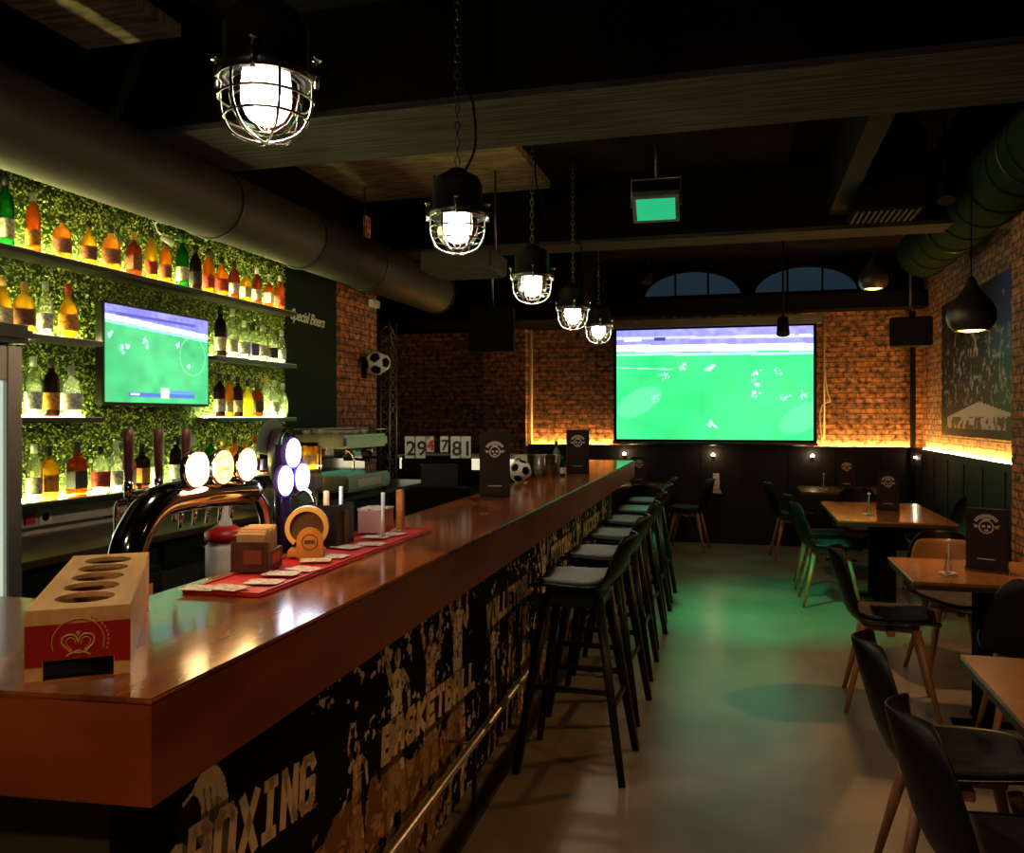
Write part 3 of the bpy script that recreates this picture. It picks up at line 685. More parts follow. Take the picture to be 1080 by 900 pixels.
# coaster holder of orange wood
t = thing('wooden_coaster_holder', 'orange wooden holder with a round hoop and arched plaque on the mat', 'holder', (-1.185, 2.13, 1.1117), .42)
hb = BM(); box(hb, -.05, .05, -.02, .05, 0, .02, .003); obj('holder_base', hb, ORANGEW, t)
def hoop(bm, R0, R1, y0, y1, cz, a0, a1, n=26):
    P = []
    for i in range(n+1):
        a = a0+(a1-a0)*i/n
        P.append([bm.verts.new((r*math.cos(a), y, cz+r*math.sin(a))) for r, y in ((R0,y0),(R1,y0),(R1,y1),(R0,y1))])
    for A, B in zip(P, P[1:]):
        for k in range(4): bm.faces.new([A[k], A[(k+1) % 4], B[(k+1) % 4], B[k]])
    bm.faces.new(P[0]); bm.faces.new(P[-1][::-1]); return fixn(bm)
o = obj('hoop', hoop(BM(), .047, .060, .01, .05, .078, -.9, PI+.9), YELW, t); o['label'] = 'pale yellow wooden hoop'
obj('dark_disc', fixn(cone(BM(), (0,.02,.078), (0,.04,.078), .0465, n=28)), BROWNW, t)
pts = [(-.036,.0),(.036,.0)]+[(.036*math.cos(PI*i/14), .048+.036*math.sin(PI*i/14)) for i in range(15)]
pq = obj('arched_plaque', fixn(prism(BM(), [(a+.012,b) for a,b in pts], -.035, -.021, 'Y')), ORANGEW, t)
bm = BM(); ring(bm, (.012,-.0355,.045), .021, .0012, 'Y', 24, 5); box(bm, -.002,.026,-.0362,-.0352,.040,.050); obj('plaque_mark', bm, BROWNW, pq)
# black caddy
t = thing('bar_caddy', 'black bar caddy box on the middle of the red mat', 'caddy', (-1.24, 2.36, 1.1117), .03)
bm = BM(); box(bm, -.06,.06,-.06,-.055,0,.125); box(bm, -.06,.06,.055,.06,0,.125); box(bm,-.06,-.055,-.055,.055,0,.125); box(bm,.055,.06,-.055,.055,0,.125); box(bm,-.055,.055,-.055,.055,0,.005); box(bm,-.003,.003,-.055,.055,.005,.11)
obj('caddy_box', bm, BLACKG, t); obj('wooden_edge', box(BM(), .0602,.066,-.012,.008,0,.105), BROWNW, t); obj('name_plate', box(BM(), -.045,-.005,-.062,-.0602,.022,.030), STEEL, t)
for k, (dx, dy, hh, mm, nm, lb) in enumerate([(-.02,.03,.155,CRATE,'wooden_stirrer','pale wooden stirrer bundle sticking up from the black caddy'),(.028,.035,.17,WHITE,'drinking_straw','white straw standing in the black caddy')]):
    o = obj(nm, fixn(cone(BM(), (0,0,.0), (.0,0,hh), .009 if k == 0 else .006, n=10)), mm, loc=(-1.24+dx, 2.36+dy, 1.1168)); tag(o, lb, 'straw' if k else 'stirrer')
t = thing('receipt_box', 'small pinkish card box near the far end of the red mat', 'box', (-1.215, 2.66, 1.1117), .05)
obj('box_body', box(BM(), -.045,.045,-.05,.05,0,.075,.002), mat('pink_card', (.55,.26,.20), .6), t); obj('box_rim', box(BM(), -.047,.047,-.052,.052,.075,.083,.001), PAPER, t)
obj('red_band', box(BM(), .0452,.046,-.05,.05,.0,.02), REDP, t)
o = obj('white_rod', fixn(cone(BM(), (0,0,0), (0,0,.145), .0065, n=10)), WHITE, loc=(-1.135, 2.54, 1.1117)); tag(o, 'thin white upright rod in front of the pinkish box', 'rod')
o = obj('wooden_post', box(BM(), -.012,.012,-.012,.012,0,.14,.002), ORANGEW, loc=(-1.15, 2.72, 1.1117)); tag(o, 'orange wooden post standing beside the pinkish box', 'post')

# under-counter on the bartender's side
t = thing('drip_counter', 'low stainless service counter behind the bar top', 'counter', (-1.29, 1.56, 0), a15)
obj('counter_surface', box(BM(), -.52, 0, .02, 6.2, .97, 1.0, .004), mat('dark_counter_sheet', (.012,.010,.010), .9, spec=0), t)
obj('counter_carcass', box(BM(), -.50, -.01, .02, 6.2, 0, .97), BLACK, t)
obj('drip_tray', box(BM(), -.22, -.01, .03, 1.05, 1.0, 1.012, .002), BLACK, t)
bm = BM(); 
for k in range(26): box(bm, -.215, -.015, .05+k*.038, .064+k*.038, 1.012, 1.018)
obj('drip_grille', bm, BLACK, t)
# beer tower
ZB = 1.019
t = thing('beer_tower', 'arched chrome beer tower with three glowing round badges', 'beer tower', (-1.36, 1.62, ZB))
bm = BM(); tube(bm, [(0,0,.0),(0,0,.12),(0,.02,.20),(0,.09,.268),(0,.19,.285),(0,.34,.283),(0,.50,.275)], .041, 20, sm=8); obj('arch_pipe', bm, CHROME, t)
bm = BM(); tube(bm, [(0,.47,.275),(0,.53,.262),(0,.58,.20),(0,.592,.10),(0,.592,0)], .02, 16, sm=8); obj('return_pipe', bm, CHROME, t)
bm = BM(); lathe(bm, [(0,0),(.062,0),(.062,.012),(.048,.02),(.0,.02)], 28); lathe(bm, [(0,0),(.03,0),(.03,.01),(.022,.018),(.0,.018)], 24, (0,.592,0)); obj('base_flange', bm, CHROME, t)
bm = BM(); lathe(bm, [(.0425,.085),(.046,.088),(.046,.115),(.0425,.118)], 28); obj('collar', bm, mat('copper_band', (.70,.30,.12), .15, 1), t)
GLOWS = [emis('badge_glow_bright', (1,.60,.20), 14), emis('badge_glow_amber', (1,.50,.14), 5), emis('badge_glow_warm', (1,.58,.17), 12)]
for k, yy in enumerate((.20, .31, .42)):
    g = obj('tap_badge', fixn(cone(BM(), (.030,yy,.352), (.046,yy,.352), .048, n=32)), CHROME, t)
    o = obj('badge_face', fixn(cone(BM(), (.046,yy,.352), (.0475,yy,.352), .043, n=32)), GLOWS[k], g)
    if k == 1:
        bm = BM(); box(bm, .0477,.0483, yy-.022, yy+.022, .342, .352); ring(bm, (.048,yy,.352), .030, .0015, 'X', 24, 5); obj('badge_print', bm, mat('badge_print', (.45,.15,.03), .5), g)
    obj('badge_stem', fixn(cone(BM(), (.02,yy,.31), (.038,yy,.33), .010, n=10)), CHROME, t)
    tb = BM(); ty = yy-.075; cone(tb, (-.03,yy-.0,.285), (-.10,ty,.275), .014); cone(tb, (-.095,ty,.285), (-.095,ty,.325), .011); tube(tb, [(-.10,ty,.275),(-.125,ty,.27),(-.13,ty,.235),(-.13,ty,.20)], .007, 8, sm=4)
    tp = obj('tap', tb, CHROME, t)
    bm = BM(); lathe(bm, [(0,.325),(.008,.325),(.011,.36),(.0135,.42),(.012,.452),(0,.455)], 14, (-.095,ty,0)); obj('tap_handle', bm, HANDLE, tp)
for k in range(5): obj('spout', fixn(cone(BM(), (.0,.2+k*.055,.245), (-.006,.2+k*.055,.205), .006, .004, n=8)), CHROME, t)
L = bpy.data.lights.new('badge_light', 'POINT'); L.energy = 1.6; L.color = (1,.66,.3); L.shadow_soft_size = .04; lo = bpy.data.objects.new('badge_light', L); C.objects.link(lo); lo.parent = t; lo.location = (.11,.31,.35)
# second tower with a cluster of three white badges
t = thing('badge_tower', 'slim beer column carrying a cluster of three cold white glowing badges', 'beer tower', (-1.365, 2.31, ZB))
bm = BM(); cone(bm, (0,0,0), (0,0,.40), .026); obj('column', fixn(bm), mat('violet_column', (.05,.03,.12), .25, .5), t)
bm = BM(); lathe(bm, [(0,0),(.05,0),(.05,.01),(.035,.018),(.0,.018)], 24); obj('base_flange', bm, CHROME, t)
COLD = [emis('badge_cold_%d' % i, (.80,.86,1), s) for i, s in enumerate((7, 7, 3))]
for k, (yy, zz) in enumerate([(-.01,.375),(-.055,.292),(.045,.296)]):
    g = obj('tap_badge', fixn(cone(BM(), (.028,yy,zz), (.042,yy,zz), .048, n=32)), mat('violet_rim', (.12,.06,.5), .3), t)
    obj('badge_face', fixn(cone(BM(), (.042,yy,zz), (.0435,yy,zz), .043, n=32)), COLD[k], g)
bm = BM(); tube(bm, [(.02,.02,.24),(.06,.03,.26),(.09,.03,.22),(.085,.02,.15),(.07,.0,.12)], .008, 10, sm=6); obj('spout', bm, CHROME, t)
L = bpy.data.lights.new('badge_light', 'POINT'); L.energy = .7; L.color = (.72,.8,1); L.shadow_soft_size = .04; lo = bpy.data.objects.new('badge_light', L); C.objects.link(lo); lo.parent = t; lo.location = (.10,.0,.33)
# sauce pump bottle
t = thing('pump_bottle', 'white pump bottle with a red lid behind the mat', 'bottle', (-1.56, 2.30, 1.0))
bm = BM(); lathe(bm, [(0,0),(.055,0),(.06,.01),(.06,.10),(.05,.12),(0,.12)], 24); obj('container', bm, WHITE, t)
bm = BM(); lathe(bm, [(0,.12),(.063,.12),(.063,.145),(.03,.165),(0,.165)], 24); obj('lid', bm, REDP, t)
bm = BM(); lathe(bm, [(.022,.165),(.016,.19),(.0105,.195),(.0105,.30),(0,.30)], 16); box(bm, -.01,.045,-.01,.01,.30,.315,.003); obj('pump', bm, WHITE, t)
# dark boxes behind the mat
for k, (x, y, sx, sy, sz, lb) in enumerate([(-1.53,1.85,.09,.12,.10,'low black bar box with gold mark below the beer tower'),(-1.53,2.78,.10,.14,.12,'low black bar box beyond the white pump bottle')]):
    t = thing('bar_box', lb, 'box', (x, y, 1.0)); obj('box_body', box(BM(), -sx/2,sx/2,-sy/2,sy/2,0,sz,.004), BLACKG, t); obj('box_lid', box(BM(), -sx/2-.002,sx/2+.002,-sy/2-.002,sy/2+.002,sz,sz+.012,.002), BLACK, t); obj('box_mark', box(BM(), sx/2,sx/2+.001,-.02,.02,.04,.07), GOLD, t)

# menu stands with a crest
def crest(bm, s, y=-.0015):
    n = 11                                              # lettering band: separate blocks on an arc
    for i in range(n):
        a0 = PI*.84-PI*.68*i/n; a1 = PI*.84-PI*.68*(i+.78)/n
        prism(bm, [(s*r*math.cos(a), s*(r*math.sin(a)+.0)) for r, a in ((.95,a0),(1.28,a0),(1.28,a1),(.95,a1))], y-.0008, y, 'Y')
    ring(bm, (0,y,0), s*.62, s*.075, 'Y', 28, 6)
    for sx in (-1, 1):
        prism(bm, [(sx*s*a, s*b) for a, b in ((.75,.12),(1.25,.25),(1.0,.02),(1.2,-.05),(.78,-.12))], y-.0008, y, 'Y')
        prism(bm, [(sx*s*(.24+.17*math.cos(q)), s*(.05+.15*math.sin(q))) for q in [i*PI/5 for i in range(10)]], y-.0008, y, 'Y')
    prism(bm, [(-s*.25,-s*.42),(s*.25,-s*.42),(s*.12,-s*.22),(-s*.12,-s*.22)], y-.0008, y, 'Y')
    prism(bm, [(-s*.45,s*.70),(s*.45,s*.70),(s*.30,s*.86),(-s*.30,s*.86)], y-.0008, y, 'Y')
    return fixn(bm)
def menu(loc, w_, h_, rz, label):
    t = thing('menu_stand', label, 'menu', loc, rz, 'menu stands')
    b = obj('board', box(BM(), -w_/2, w_/2, -.012, .012, .0, h_, .003), MENU, t)
    obj('crest_print', crest(BM(), w_*.27), LOGO, b, loc=(0,-.0125,h_*.70))
    obj('lower_print', box(BM(), -w_*.22, w_*.22, -.0135,-.0125, h_*.16, h_*.175), LOGO, b)
    f = BM(); box(f, -w_/2, w_/2, -.035, .035, 0, .006, .001); obj('foot', f, BLACKG, t)
    return t
menu((-1.225, 4.12, 1.1005), .155, .325, .30, 'dark menu stand with white crest on the bar beside the football, larger in view')
menu((-1.16, 6.0, 1.1005), .165, .315, .28, 'dark menu stand with white crest at the far end of the bar')
# footballs
def football(name, loc, r, label, rot=(0,0,0)):
    bm = BM(); bmesh.ops.create_icosphere(bm, subdivisions=4, radius=r)
    ic = BM(); bmesh.ops.create_icosphere(ic, subdivisions=1, radius=1); dirs = [v.co.normalized() for v in ic.verts]; ic.free()
    for f in bm.faces:
        c = f.calc_center_median().normalized(); f.material_index = 1 if max(c.dot(d) for d in dirs) > .925 else 0
    for f in bm.faces: f.smooth = True
    o = obj(name, bm, [WHITE, BLACK], loc=loc, rot=rot); tag(o, label, 'football'); return o
football('football', (-1.33, 5.02, 1.1+.071), .07, 'black and white football resting on the bar between the menu stands', (.3,.2,.5))
# football wall lamp on the brick pier
t = thing('football_wall_lamp', 'football shaped wall ornament on the brick pier left of the bar', 'wall ornament', (-3.28, 7.22, 2.01))
bm = BM(); bmesh.ops.create_icosphere(bm, subdivisions=4, radius=.115)
ic = BM(); bmesh.ops.create_icosphere(ic, subdivisions=1, radius=1); dirs = [v.co.normalized() for v in ic.verts]; ic.free()
for f in bm.faces: f.material_index = 1 if max(f.calc_center_median().normalized().dot(d) for d in dirs) > .915 else 0; f.smooth = True
obj('ball', bm, [WHITE, BLACK], t, rot=(.4,.3,.9)); bm = BM(); cone(bm, (-.14,0,-.02), (-.08,0,-.02), .03); box(bm, -.142,-.13,-.05,.05,-.14,.06,.003); obj('wall_mount', bm, BLACK, t)
# tumblers, small bottles, green bottle, boxes at the far end
TUMB = [glassy('tumbler_gold', (.9,.6,.25), .4, .3), glassy('tumbler_clear', (.85,.85,.8), .4, .3)]
for i, (dx, dy) in enumerate([(0,0),(.05,.08),(-.01,.12),(.06,.20),(.12,.12),(.13,.24)]):
    bm = BM(); lathe(bm, [(0,0),(.029,0),(.031,.002),(.036,.145),(.034,.145),(.029,.006),(0,.006)], 18)
    o = obj('tumbler', bm, STEEL if i % 2 else TUMB[0], loc=(-1.40+dx, 5.52+dy, 1.1005), smooth=False); tag(o, 'tall shiny beer tumbler on the bar, %s of the cluster beyond the football' % ORD[i], 'glass', 'tumblers on the bar')
bottle(-1.415, 4.86, 1.1005, 'tall', 'green', 'white', None, .95, 'green bottle on the bar behind the football', None)
t = thing('small_card_box', 'small cream and green card box beside the green bottle on the bar', 'box', (-1.40, 5.3, 1.1005), .3); obj('box_body', box(BM(), -.04,.04,-.03,.03,0,.16,.002), CREAM, t); obj('green_stripe', box(BM(), -.03,.0,-.031,-.0302,.10,.14), GREENP, t)
t = thing('paper_cup_stack', 'black cup standing on the bar behind the tumblers', 'cup', (-1.36, 6.02, 1.1005)); bm = BM(); lathe(bm, [(0,0),(.03,0),(.037,.17),(.039,.172),(.039,.178),(.034,.178),(0,.17)], 20); obj('cup', bm, BLACK, t); bm = BM(); lathe(bm, [(.0345,.08),(.0375,.11)], 20); obj('sleeve', bm, DSTEEL, t)
bottle(-1.21, 5.70, 1.1005, 'round', 'green', 'green', 'white', .5, 'tiny green bottle left of the far menu stand', None)
bottle(-1.285, 5.85, 1.1005, 'round', 'clear', 'black', 'blue', .85, 'small bottle with blue and white label left of the far menu stand', None)

# scoreboard and till
t = thing('till_monitor', 'black till screen on a stand behind the bar', 'till', (-1.53, 4.12, 1.0), .35)
obj('till_body', box(BM(), -.16, .16, -.07, .07, 0, .14, .006), BLACK, t); bm = BM(); box(bm, -.09, .10, -.02, .02, .14, .26, .004); obj('till_screen', bm, BLACKG, t); obj('cash_drawer', box(BM(), -.24,-.161,-.10,.07,0,.10,.004), BLACK, t)
t = thing('flip_scoreboard', 'black flip scoreboard with white number cards above the till', 'scoreboard', (-1.70, 4.55, 1.0), .25)
obj('stand', box(BM(), -.065,.065,-.03,.03,0,.19,.003), BLACK, t); obj('board', box(BM(), -.20,.20,-.018,.012,.19,.265,.003), BLACK, t)
bm = BM(); box(bm, -.20,.20,-.0,.008,.265,.285); bd = obj('card_rail', bm, BLACK, t)
REDN = mat('red_number', (.5,.03,.03), .5); BLKN = mat('black_number', (.02,.02,.02), .5)
for ch, x0, w_, z0, h_, mm in [('2',-.180,.055,.27,.125,BLKN),('9',-.118,.055,.27,.125,BLKN),('4',-.058,.045,.305,.09,REDN),('7',.022,.045,.305,.09,BLKN),('8',.082,.055,.27,.125,BLKN),('1',.142,.055,.27,.125,BLKN)]:
    c_ = obj('number_card', box(BM(), x0, x0+w_, -.022,-.019, z0, z0+h_, .001), PAPER if mm is REDN else WHITE, t)
    text('number', ch, h_*.92, mm, Matrix(((1,0,0,x0+w_*.12),(0,0,1,-.0232),(0,1,0,z0+h_*.14),(0,0,0,1))), c_, off=.002, ext=.0006)
text('board_name', 'LEGEND', .032, LOGO, Matrix(((1,0,0,-.09),(0,0,1,-.0195),(0,1,0,.212),(0,0,0,1))), t, off=.0006, ext=.0006)

# back machines: slicer and espresso machine
t = thing('meat_slicer', 'round steel slicer with a large guard disc on the back worktop', 'slicer', (-2.98, 5.0, .9155), .25)
bm = BM(); box(bm, -.2,.2,-.25,.25,0,.09,.015); obj('base', bm, STEEL, t)
bm = BM(); cone(bm, (-.02,0,.33), (.03,0,.33), .19, n=40); obj('blade_housing', fixn(bm), STEEL, t)
bm = BM(); ring(bm, (.04,0,.33), .175, .018, 'X', 40, 10); obj('blade_ring', bm, CHROME, t)
bm = BM(); cone(bm, (.03,0,.33), (.045,0,.33), .15, .13, n=40); obj('blade', fixn(bm), CHROME, t)
bm = BM(); cone(bm, (.045,0,.33), (.09,0,.33), .05, .035, n=20); obj('knob', fixn(bm), BLACKG, t)
pts = [(.0,.33)]+[(.33*math.cos(a), .33+.25*math.sin(a)) for a in [PI*.95-PI*.85*i/14 for i in range(15)]]
obj('splash_guard', fixn(prism(BM(), pts, -.055, -.035, 'X')), mat('grey_guard', (.30,.28,.27), .35, .4), t)
bm = BM(); box(bm, -.03,.0,-.06,.06,.09,.2,.01); obj('pillar', bm, STEEL, t)
bm = BM(); box(bm, .06,.20,.14,.34,.10,.19,.008); obj('carriage', bm, mat('carriage_grey', (.32,.27,.24), .45), t)
t = thing('espresso_machine', 'chrome espresso machine on the back worktop before the brick pier', 'coffee machine', (-2.98, 5.92, .9155), 0)
obj('lower_body', box(BM(), -.24,.22,-.36,.40,.04,.16,.015), STEEL, t); obj('back_body', box(BM(), -.24,.0,-.36,.40,.16,.42,.015), CHROME, t)
obj('head_body', box(BM(), -.24,.20,-.36,.40,.36,.46,.02), STEEL, t)
obj('cup_rail', tube(BM(), [(-.22,-.34,.50),(.18,-.34,.50),(.18,.38,.50),(-.22,.38,.50)], .006, 8, closed=True), CHROME, t)
for k in range(2):
    y = -.15+k*.32; bm = BM(); cone(bm, (.12,y,.36), (.12,y,.29), .045, n=20); g = obj('group_head', fixn(bm), CHROME, t)
    bm = BM(); cone(bm, (.12,y,.30), (.12,y,.265), .038, n=20); cone(bm, (.15,y,.28), (.30,y,.27), .011); obj('portafilter', fixn(bm), BLACKG, g)
bm = BM(); tube(bm, [(.16,-.3,.36),(.24,-.31,.30),(.24,-.31,.20)], .006, 8, sm=4); obj('steam_wand', bm, CHROME, t)
bm = BM()
for sx in (-.2,.18):
    for sy in (-.32,.36): cone(bm, (sx,sy,0), (sx,sy,.04), .02, n=12)
obj('foot', fixn(bm), BLACK, t); obj('name_panel', box(BM(), .2202,.224,-.2,.2,.07,.13), CREAM, t)
CUPM = mat('porcelain', (.75,.70,.62), .3)
cup0 = None
for i in range(12):
    if cup0 is None:
        bm = BM(); lathe(bm, [(0,0),(.022,0),(.036,.045),(.034,.045),(.02,.004),(0,.004)], 16); ring(bm, (.042,0,.025), .012, .003, 'Y', 12, 6); cup0 = o = obj('coffee_cup', bm, CUPM)
    else: o = copy_tree(cup0)
    o.location = (-3.14+(i % 3)*.12, 5.64+(i//3)*.16, .9155+.4605); o.rotation_euler = (0,0,i*1.3)
    tag(o, 'small white coffee cup on the espresso machine, %s row, %s from the left' % (['back','middle','front'][i % 3], ORD[i//3]), 'cup', 'cups on the espresso machine')
# lattice column and serving ledge with an added glow at the back left
t = thing('lattice_column', 'grey wire lattice column standing beside the brick pier', 'column', (-4.0, 9.0, 0))
bm = BM()
for sx in (-.1,.1):
    for sy in (-.1,.1): cone(bm, (sx,sy,0), (sx,sy,2.6), .012, n=8)
obj('upright', fixn(bm), STEEL, t); bm = BM()
for k in range(17):
    z = .02+k*.15
    for (a, b) in (((-.1,-.1),(.1,-.1)),((.1,-.1),(.1,.1))):
        cone(bm, (*a,z), (*b,z+.15), .005, n=6); cone(bm, (*b,z), (*a,z+.15), .005, n=6); cone(bm, (*a,z), (*b,z), .004, n=6)
obj('lattice', fixn(bm), STEEL, t)
t = thing('serving_ledge', 'pale serving ledge with added glow behind the scoreboard at the back left', 'ledge', (-3.35, 7.9, 0))
obj('ledge_front', box(BM(), 0, 1.42, 0, .05, .99, 1.10, .003), mat('cream_ledge_added_glow', (.8,.75,.6), .5, emit=(1,.9,.62), es=.75), t); obj('ledge_top', box(BM(), -.02, 1.44, -.02, .45, 1.10, 1.13, .003), CREAM, t); obj('ledge_base', box(BM(), .05, 1.37, .05, .42, 0, .99), BLACK, t)  # weak emission in the ledge front stands in for light on it
# SpecialBeers script on the dark panel
text('trim_15', 'Special Beers', .12, CHALK, Matrix(((0,0,1,-3.405),(1,0,0,5.87),(0,1,0,2.275),(0,0,0,1)))@Matrix.Rotation(-.03,4,'Z'), None, off=.002, shear=.35, sp=.88)['kind'] = 'structure'

# ------------------------------------------------------------------ cage lamps over the bar
def cage_lamp(loc, pw, label):
    t = thing('cage_pendant_lamp', label, 'pendant lamp', loc, .3, 'cage lamps over the bar')
    bm = BM(); lathe(bm, [(0,.235),(.03,.235),(.045,.22),(.085,.20),(.098,.17),(.098,.075),(.11,.07),(.11,.05),(.09,.045)], 32); obj('housing', bm, DSTEEL, t)
    bm = BM(); lathe(bm, [(.085,.05),(.085,0),(.078,-.03),(.058,-.06),(.03,-.078),(0,-.083)], 28); obj('glass_dome', bm, GLASS, t)
    bm = BM(); ring(bm, (0,0,.045), .108, .004); ring(bm, (0,0,.0), .108, .0035); ring(bm, (0,0,-.045), .095, .0035)
    for k in range(3):
        a = k*PI/3; pts = [(math.cos(a)*r, math.sin(a)*r, z) for r, z in ((.108,.05),(.108,0),(.10,-.04),(.07,-.082),(0,-.10),(-.07,-.082),(-.10,-.04),(-.108,0),(-.108,.05))]
        tube(bm, pts, .0035, 8, sm=4)
    obj('wire_cage', bm, CHROME, t)
    for a in (0, PI/2, PI, PI*1.5):
        bm = BM(); x, y = math.cos(a)*.118, math.sin(a)*.118; cone(bm, (x,y,.03), (x,y,.10), .006, n=8); lathe(bm, [(0,0),(.012,0),(.012,.01),(0,.01)], 8, (x,y,.095)); obj('clamp_screw', fixn(bm), CHROME, t)
    bm = BM(); bmesh.ops.create_icosphere(bm, subdivisions=3, radius=.036); 
    for f in bm.faces: f.smooth = True
    obj('bulb', bm, BULB, t, loc=(0,0,-.0))
    bm = BM(); cone(bm, (0,0,.02), (0,0,.06), .016, n=14); obj('bulb_socket', fixn(bm), WHITE, t)
    H = CE-(loc[2]+.25); n = int(H/.034); bm = BM()
    for k in range(n):
        z = .25+k*.034; pts = [(math.cos(q)*.010, 0, z+.017+math.sin(q)*.021) for q in [i*PI/4 for i in range(8)]]
        if k % 2: pts = [(0, x_, z_) for x_, _, z_ in pts]
        tube(bm, pts, .0028, 5, closed=True)
    obj('chain', bm, DSTEEL, t)
    bm = BM(); tube(bm, [(.03,0,.23),(.07,.0,.33),(.06,0,.50),(.02,0,.62),(.02,0,CE-loc[2]-.002)], .005, 8, sm=5); obj('cable', bm, BLACK, t)
    L = bpy.data.lights.new('lamp_glow', 'POINT'); L.energy = P_CAGE*pw; L.color = (1,.80,.58); L.shadow_soft_size = .03
    lo = bpy.data.objects.new('lamp_glow', L); C.objects.link(lo); lo.parent = t; lo.location = (0,0,-.035); return t
for pw, (x, y, z, lb) in zip((1.15,1.0,.8,.5,.35,1.0), [(-1.09,1.77,2.25,'nearest and largest caged glass pendant lamp over the bar'),(-1.09,3.15,2.245,'second caged pendant lamp along the bar'),
    (-1.15,4.60,2.24,'third caged pendant lamp along the bar, middle of the row'),(-1.20,6.02,2.24,'fourth caged pendant lamp along the bar'),(-1.21,7.2,2.24,'farthest caged pendant lamp along the bar, just left of the screen'),
    (-1.02,.35,2.25,'added unseen caged lamp over the near bar corner, behind the viewer')]):  # the last lamp is added out of view to light the bar corner
    cage_lamp((x,y,z), pw, lb)
# dark teardrop pendants over the tables
def pendant(loc, s, label, pw=1):
    t = thing('teardrop_pendant_lamp', label, 'pendant lamp', loc, 0, 'teardrop pendants over the tables')
    bm = BM(); pr = [(.085,0),(.112,.035),(.122,.075),(.118,.115),(.095,.16),(.06,.20),(.035,.235),(.022,.27),(.012,.29),(0,.29)]
    lathe(bm, [(r*s,z*s) for r,z in pr], 32); lathe(bm, [((r-.004)*s,z*s) for r,z in pr[:-2]][::-1], 32); obj('shade', bm, mat('black_brown_shade', (.03,.018,.013), .4), t)
    bm = BM(); lathe(bm, [(0,-.012),(.04,-.010),(.07,0),(.078,.012),(.06,.025),(0,.03)], 28); 
    for f in bm.faces: f.smooth = True
    obj('bulb', bm, BULBW, t, loc=(0,0,.006)); bm = BM(); cone(bm, (0,0,.06*s), (0,0,.2*s), .016, n=12); obj('socket', fixn(bm), BLACK, t)
    bm = BM(); cone(bm, (0,0,.285*s), (0,0,CE-loc[2]), .004, n=6); lathe(bm, [(0,0),(.045,0),(.05,-.02),(0,-.02)], 16, (0,0,CE-loc[2])); obj('cord', fixn(bm), BLACK, t)
    L = bpy.data.lights.new('lamp_glow', 'SPOT'); L.energy = P_PEND*4*pw; L.color = (1,.50,.17); L.shadow_soft_size = .05; L.spot_size = math.radians(150); L.spot_blend = .5
    lo = bpy.data.objects.new('lamp_glow', L); C.objects.link(lo); lo.parent = t; lo.location = (0,0,-.03); return t
pendant((1.17,5.0,1.965), 1, 'black teardrop pendant lamp glowing orange, large, near the right edge')
pendant((1.08,7.9,2.62), 1, 'small far teardrop pendant lamp glowing orange below the round duct', .5)
pendant((1.15,2.3,1.965), 1, 'added unseen teardrop lamp over the nearest table, out of the picture', .5)  # unseen lamp, added to light the near table
pendant((.35,-.75,2.55), 1, 'added unseen teardrop lamp hanging behind the viewer', .9)  # added behind the viewer to brighten the bar front

VENTG = mat('vent_grille_grey', (.03,.027,.025), .8, spec=.05)
# ducts
t = thing('ceiling_camera', 'small white camera with dangling cable under the air duct above the top bottle shelf', 'camera', (-3.08, 3.95, 2.505))
bm = BM(); cone(bm, (0,0,-.01), (.05,.03,-.05), .016, n=12); obj('camera_body', fixn(bm), WHITE, t); bm = BM(); tube(bm, [(0,0,0),(-.03,.0,.03),(.02,-.06,.055),(.04,.1,.06),(.03,.25,.05)], .005, 6, sm=5); obj('camera_cable', bm, WHITE, t)
t = thing('junction_box', 'small white box at the top of the brick pier', 'box', (-3.415, 7.30, 2.55)); obj('box_body', box(BM(), 0,.05,0,.16,0,.07,.005), WHITE, t); obj('box_lid', box(BM(), .05,.056,.01,.15,.008,.062,.002), CREAM, t)
def duct(loc, r, length, label, mt=GALV, seg=.95):
    t = thing('air_duct', label, 'duct', loc)
    n = int(length/seg)+1
    for k in range(n):
        a, b = k*seg, min((k+1)*seg, length)
        if b-a < .02: continue
        bm = BM(); cone(bm, (0,a,0), (0,b,0), r, n=40, caps=k in (0, n-1)); o = obj('duct_section', bm, mt, t)
        bm = BM(); ring(bm, (0,b-.012,0), r+.004, .010, 'Y', 36, 6); obj('joint_ring', bm, mt, o)
    for k in range(int(length/2)):
        y = 1+k*2; bm = BM(); cone(bm, (0,y,r), (0,y,CE-loc[2]), .006, n=6); ring(bm, (0,y,0), r+.006, .006, 'Y', 30, 5); obj('hanger', fixn(bm), DSTEEL, t)
    return t
duct((-2.93,-.8,2.73), .20, 8.6, 'long brown-grey round air duct above the bottle shelves', seg=3)
GD = mat('duct_green_light_tint', (.014,.021,.014), .9, 0, spec=0)  # green light on the duct is put into its base colour
duct((1.62,4.4,3.04), .22, 4.2, 'round spiral air duct hanging over the right-hand tables', GD, .42)
t = thing('air_unit', 'grey ceiling air diffuser box hanging behind the second bar lamp', 'air unit', (-2.02,6.0,2.58))
bm = box(BM(), -.27,.27,-.22,.22,0,.14,.01); obj('casing', bm, GALV, t); bm = BM()
for sx in (-.24,.24): obj('hanger', fixn(cone(BM(), (sx,0,.14), (sx,0,.759), .008, n=6)), DSTEEL, t)
for k in range(9): box(bm, -.24,.24,-.2+k*.046,-.18+k*.046,-.012,0)
obj('grille', bm, VENTG, t)
t = thing('ceiling_vent_box', 'slatted duct grille hanging at the right above the tables', 'vent', (.92,6.2,2.88)); obj('casing', box(BM(), -.22,.22,-.2,.2,0,.5), DARK, t); bm = BM()
for k in range(11): box(bm, -.2+k*.038,-.185+k*.038,-.18,.18,-.012,0)
obj('grille', bm, VENTG, t)
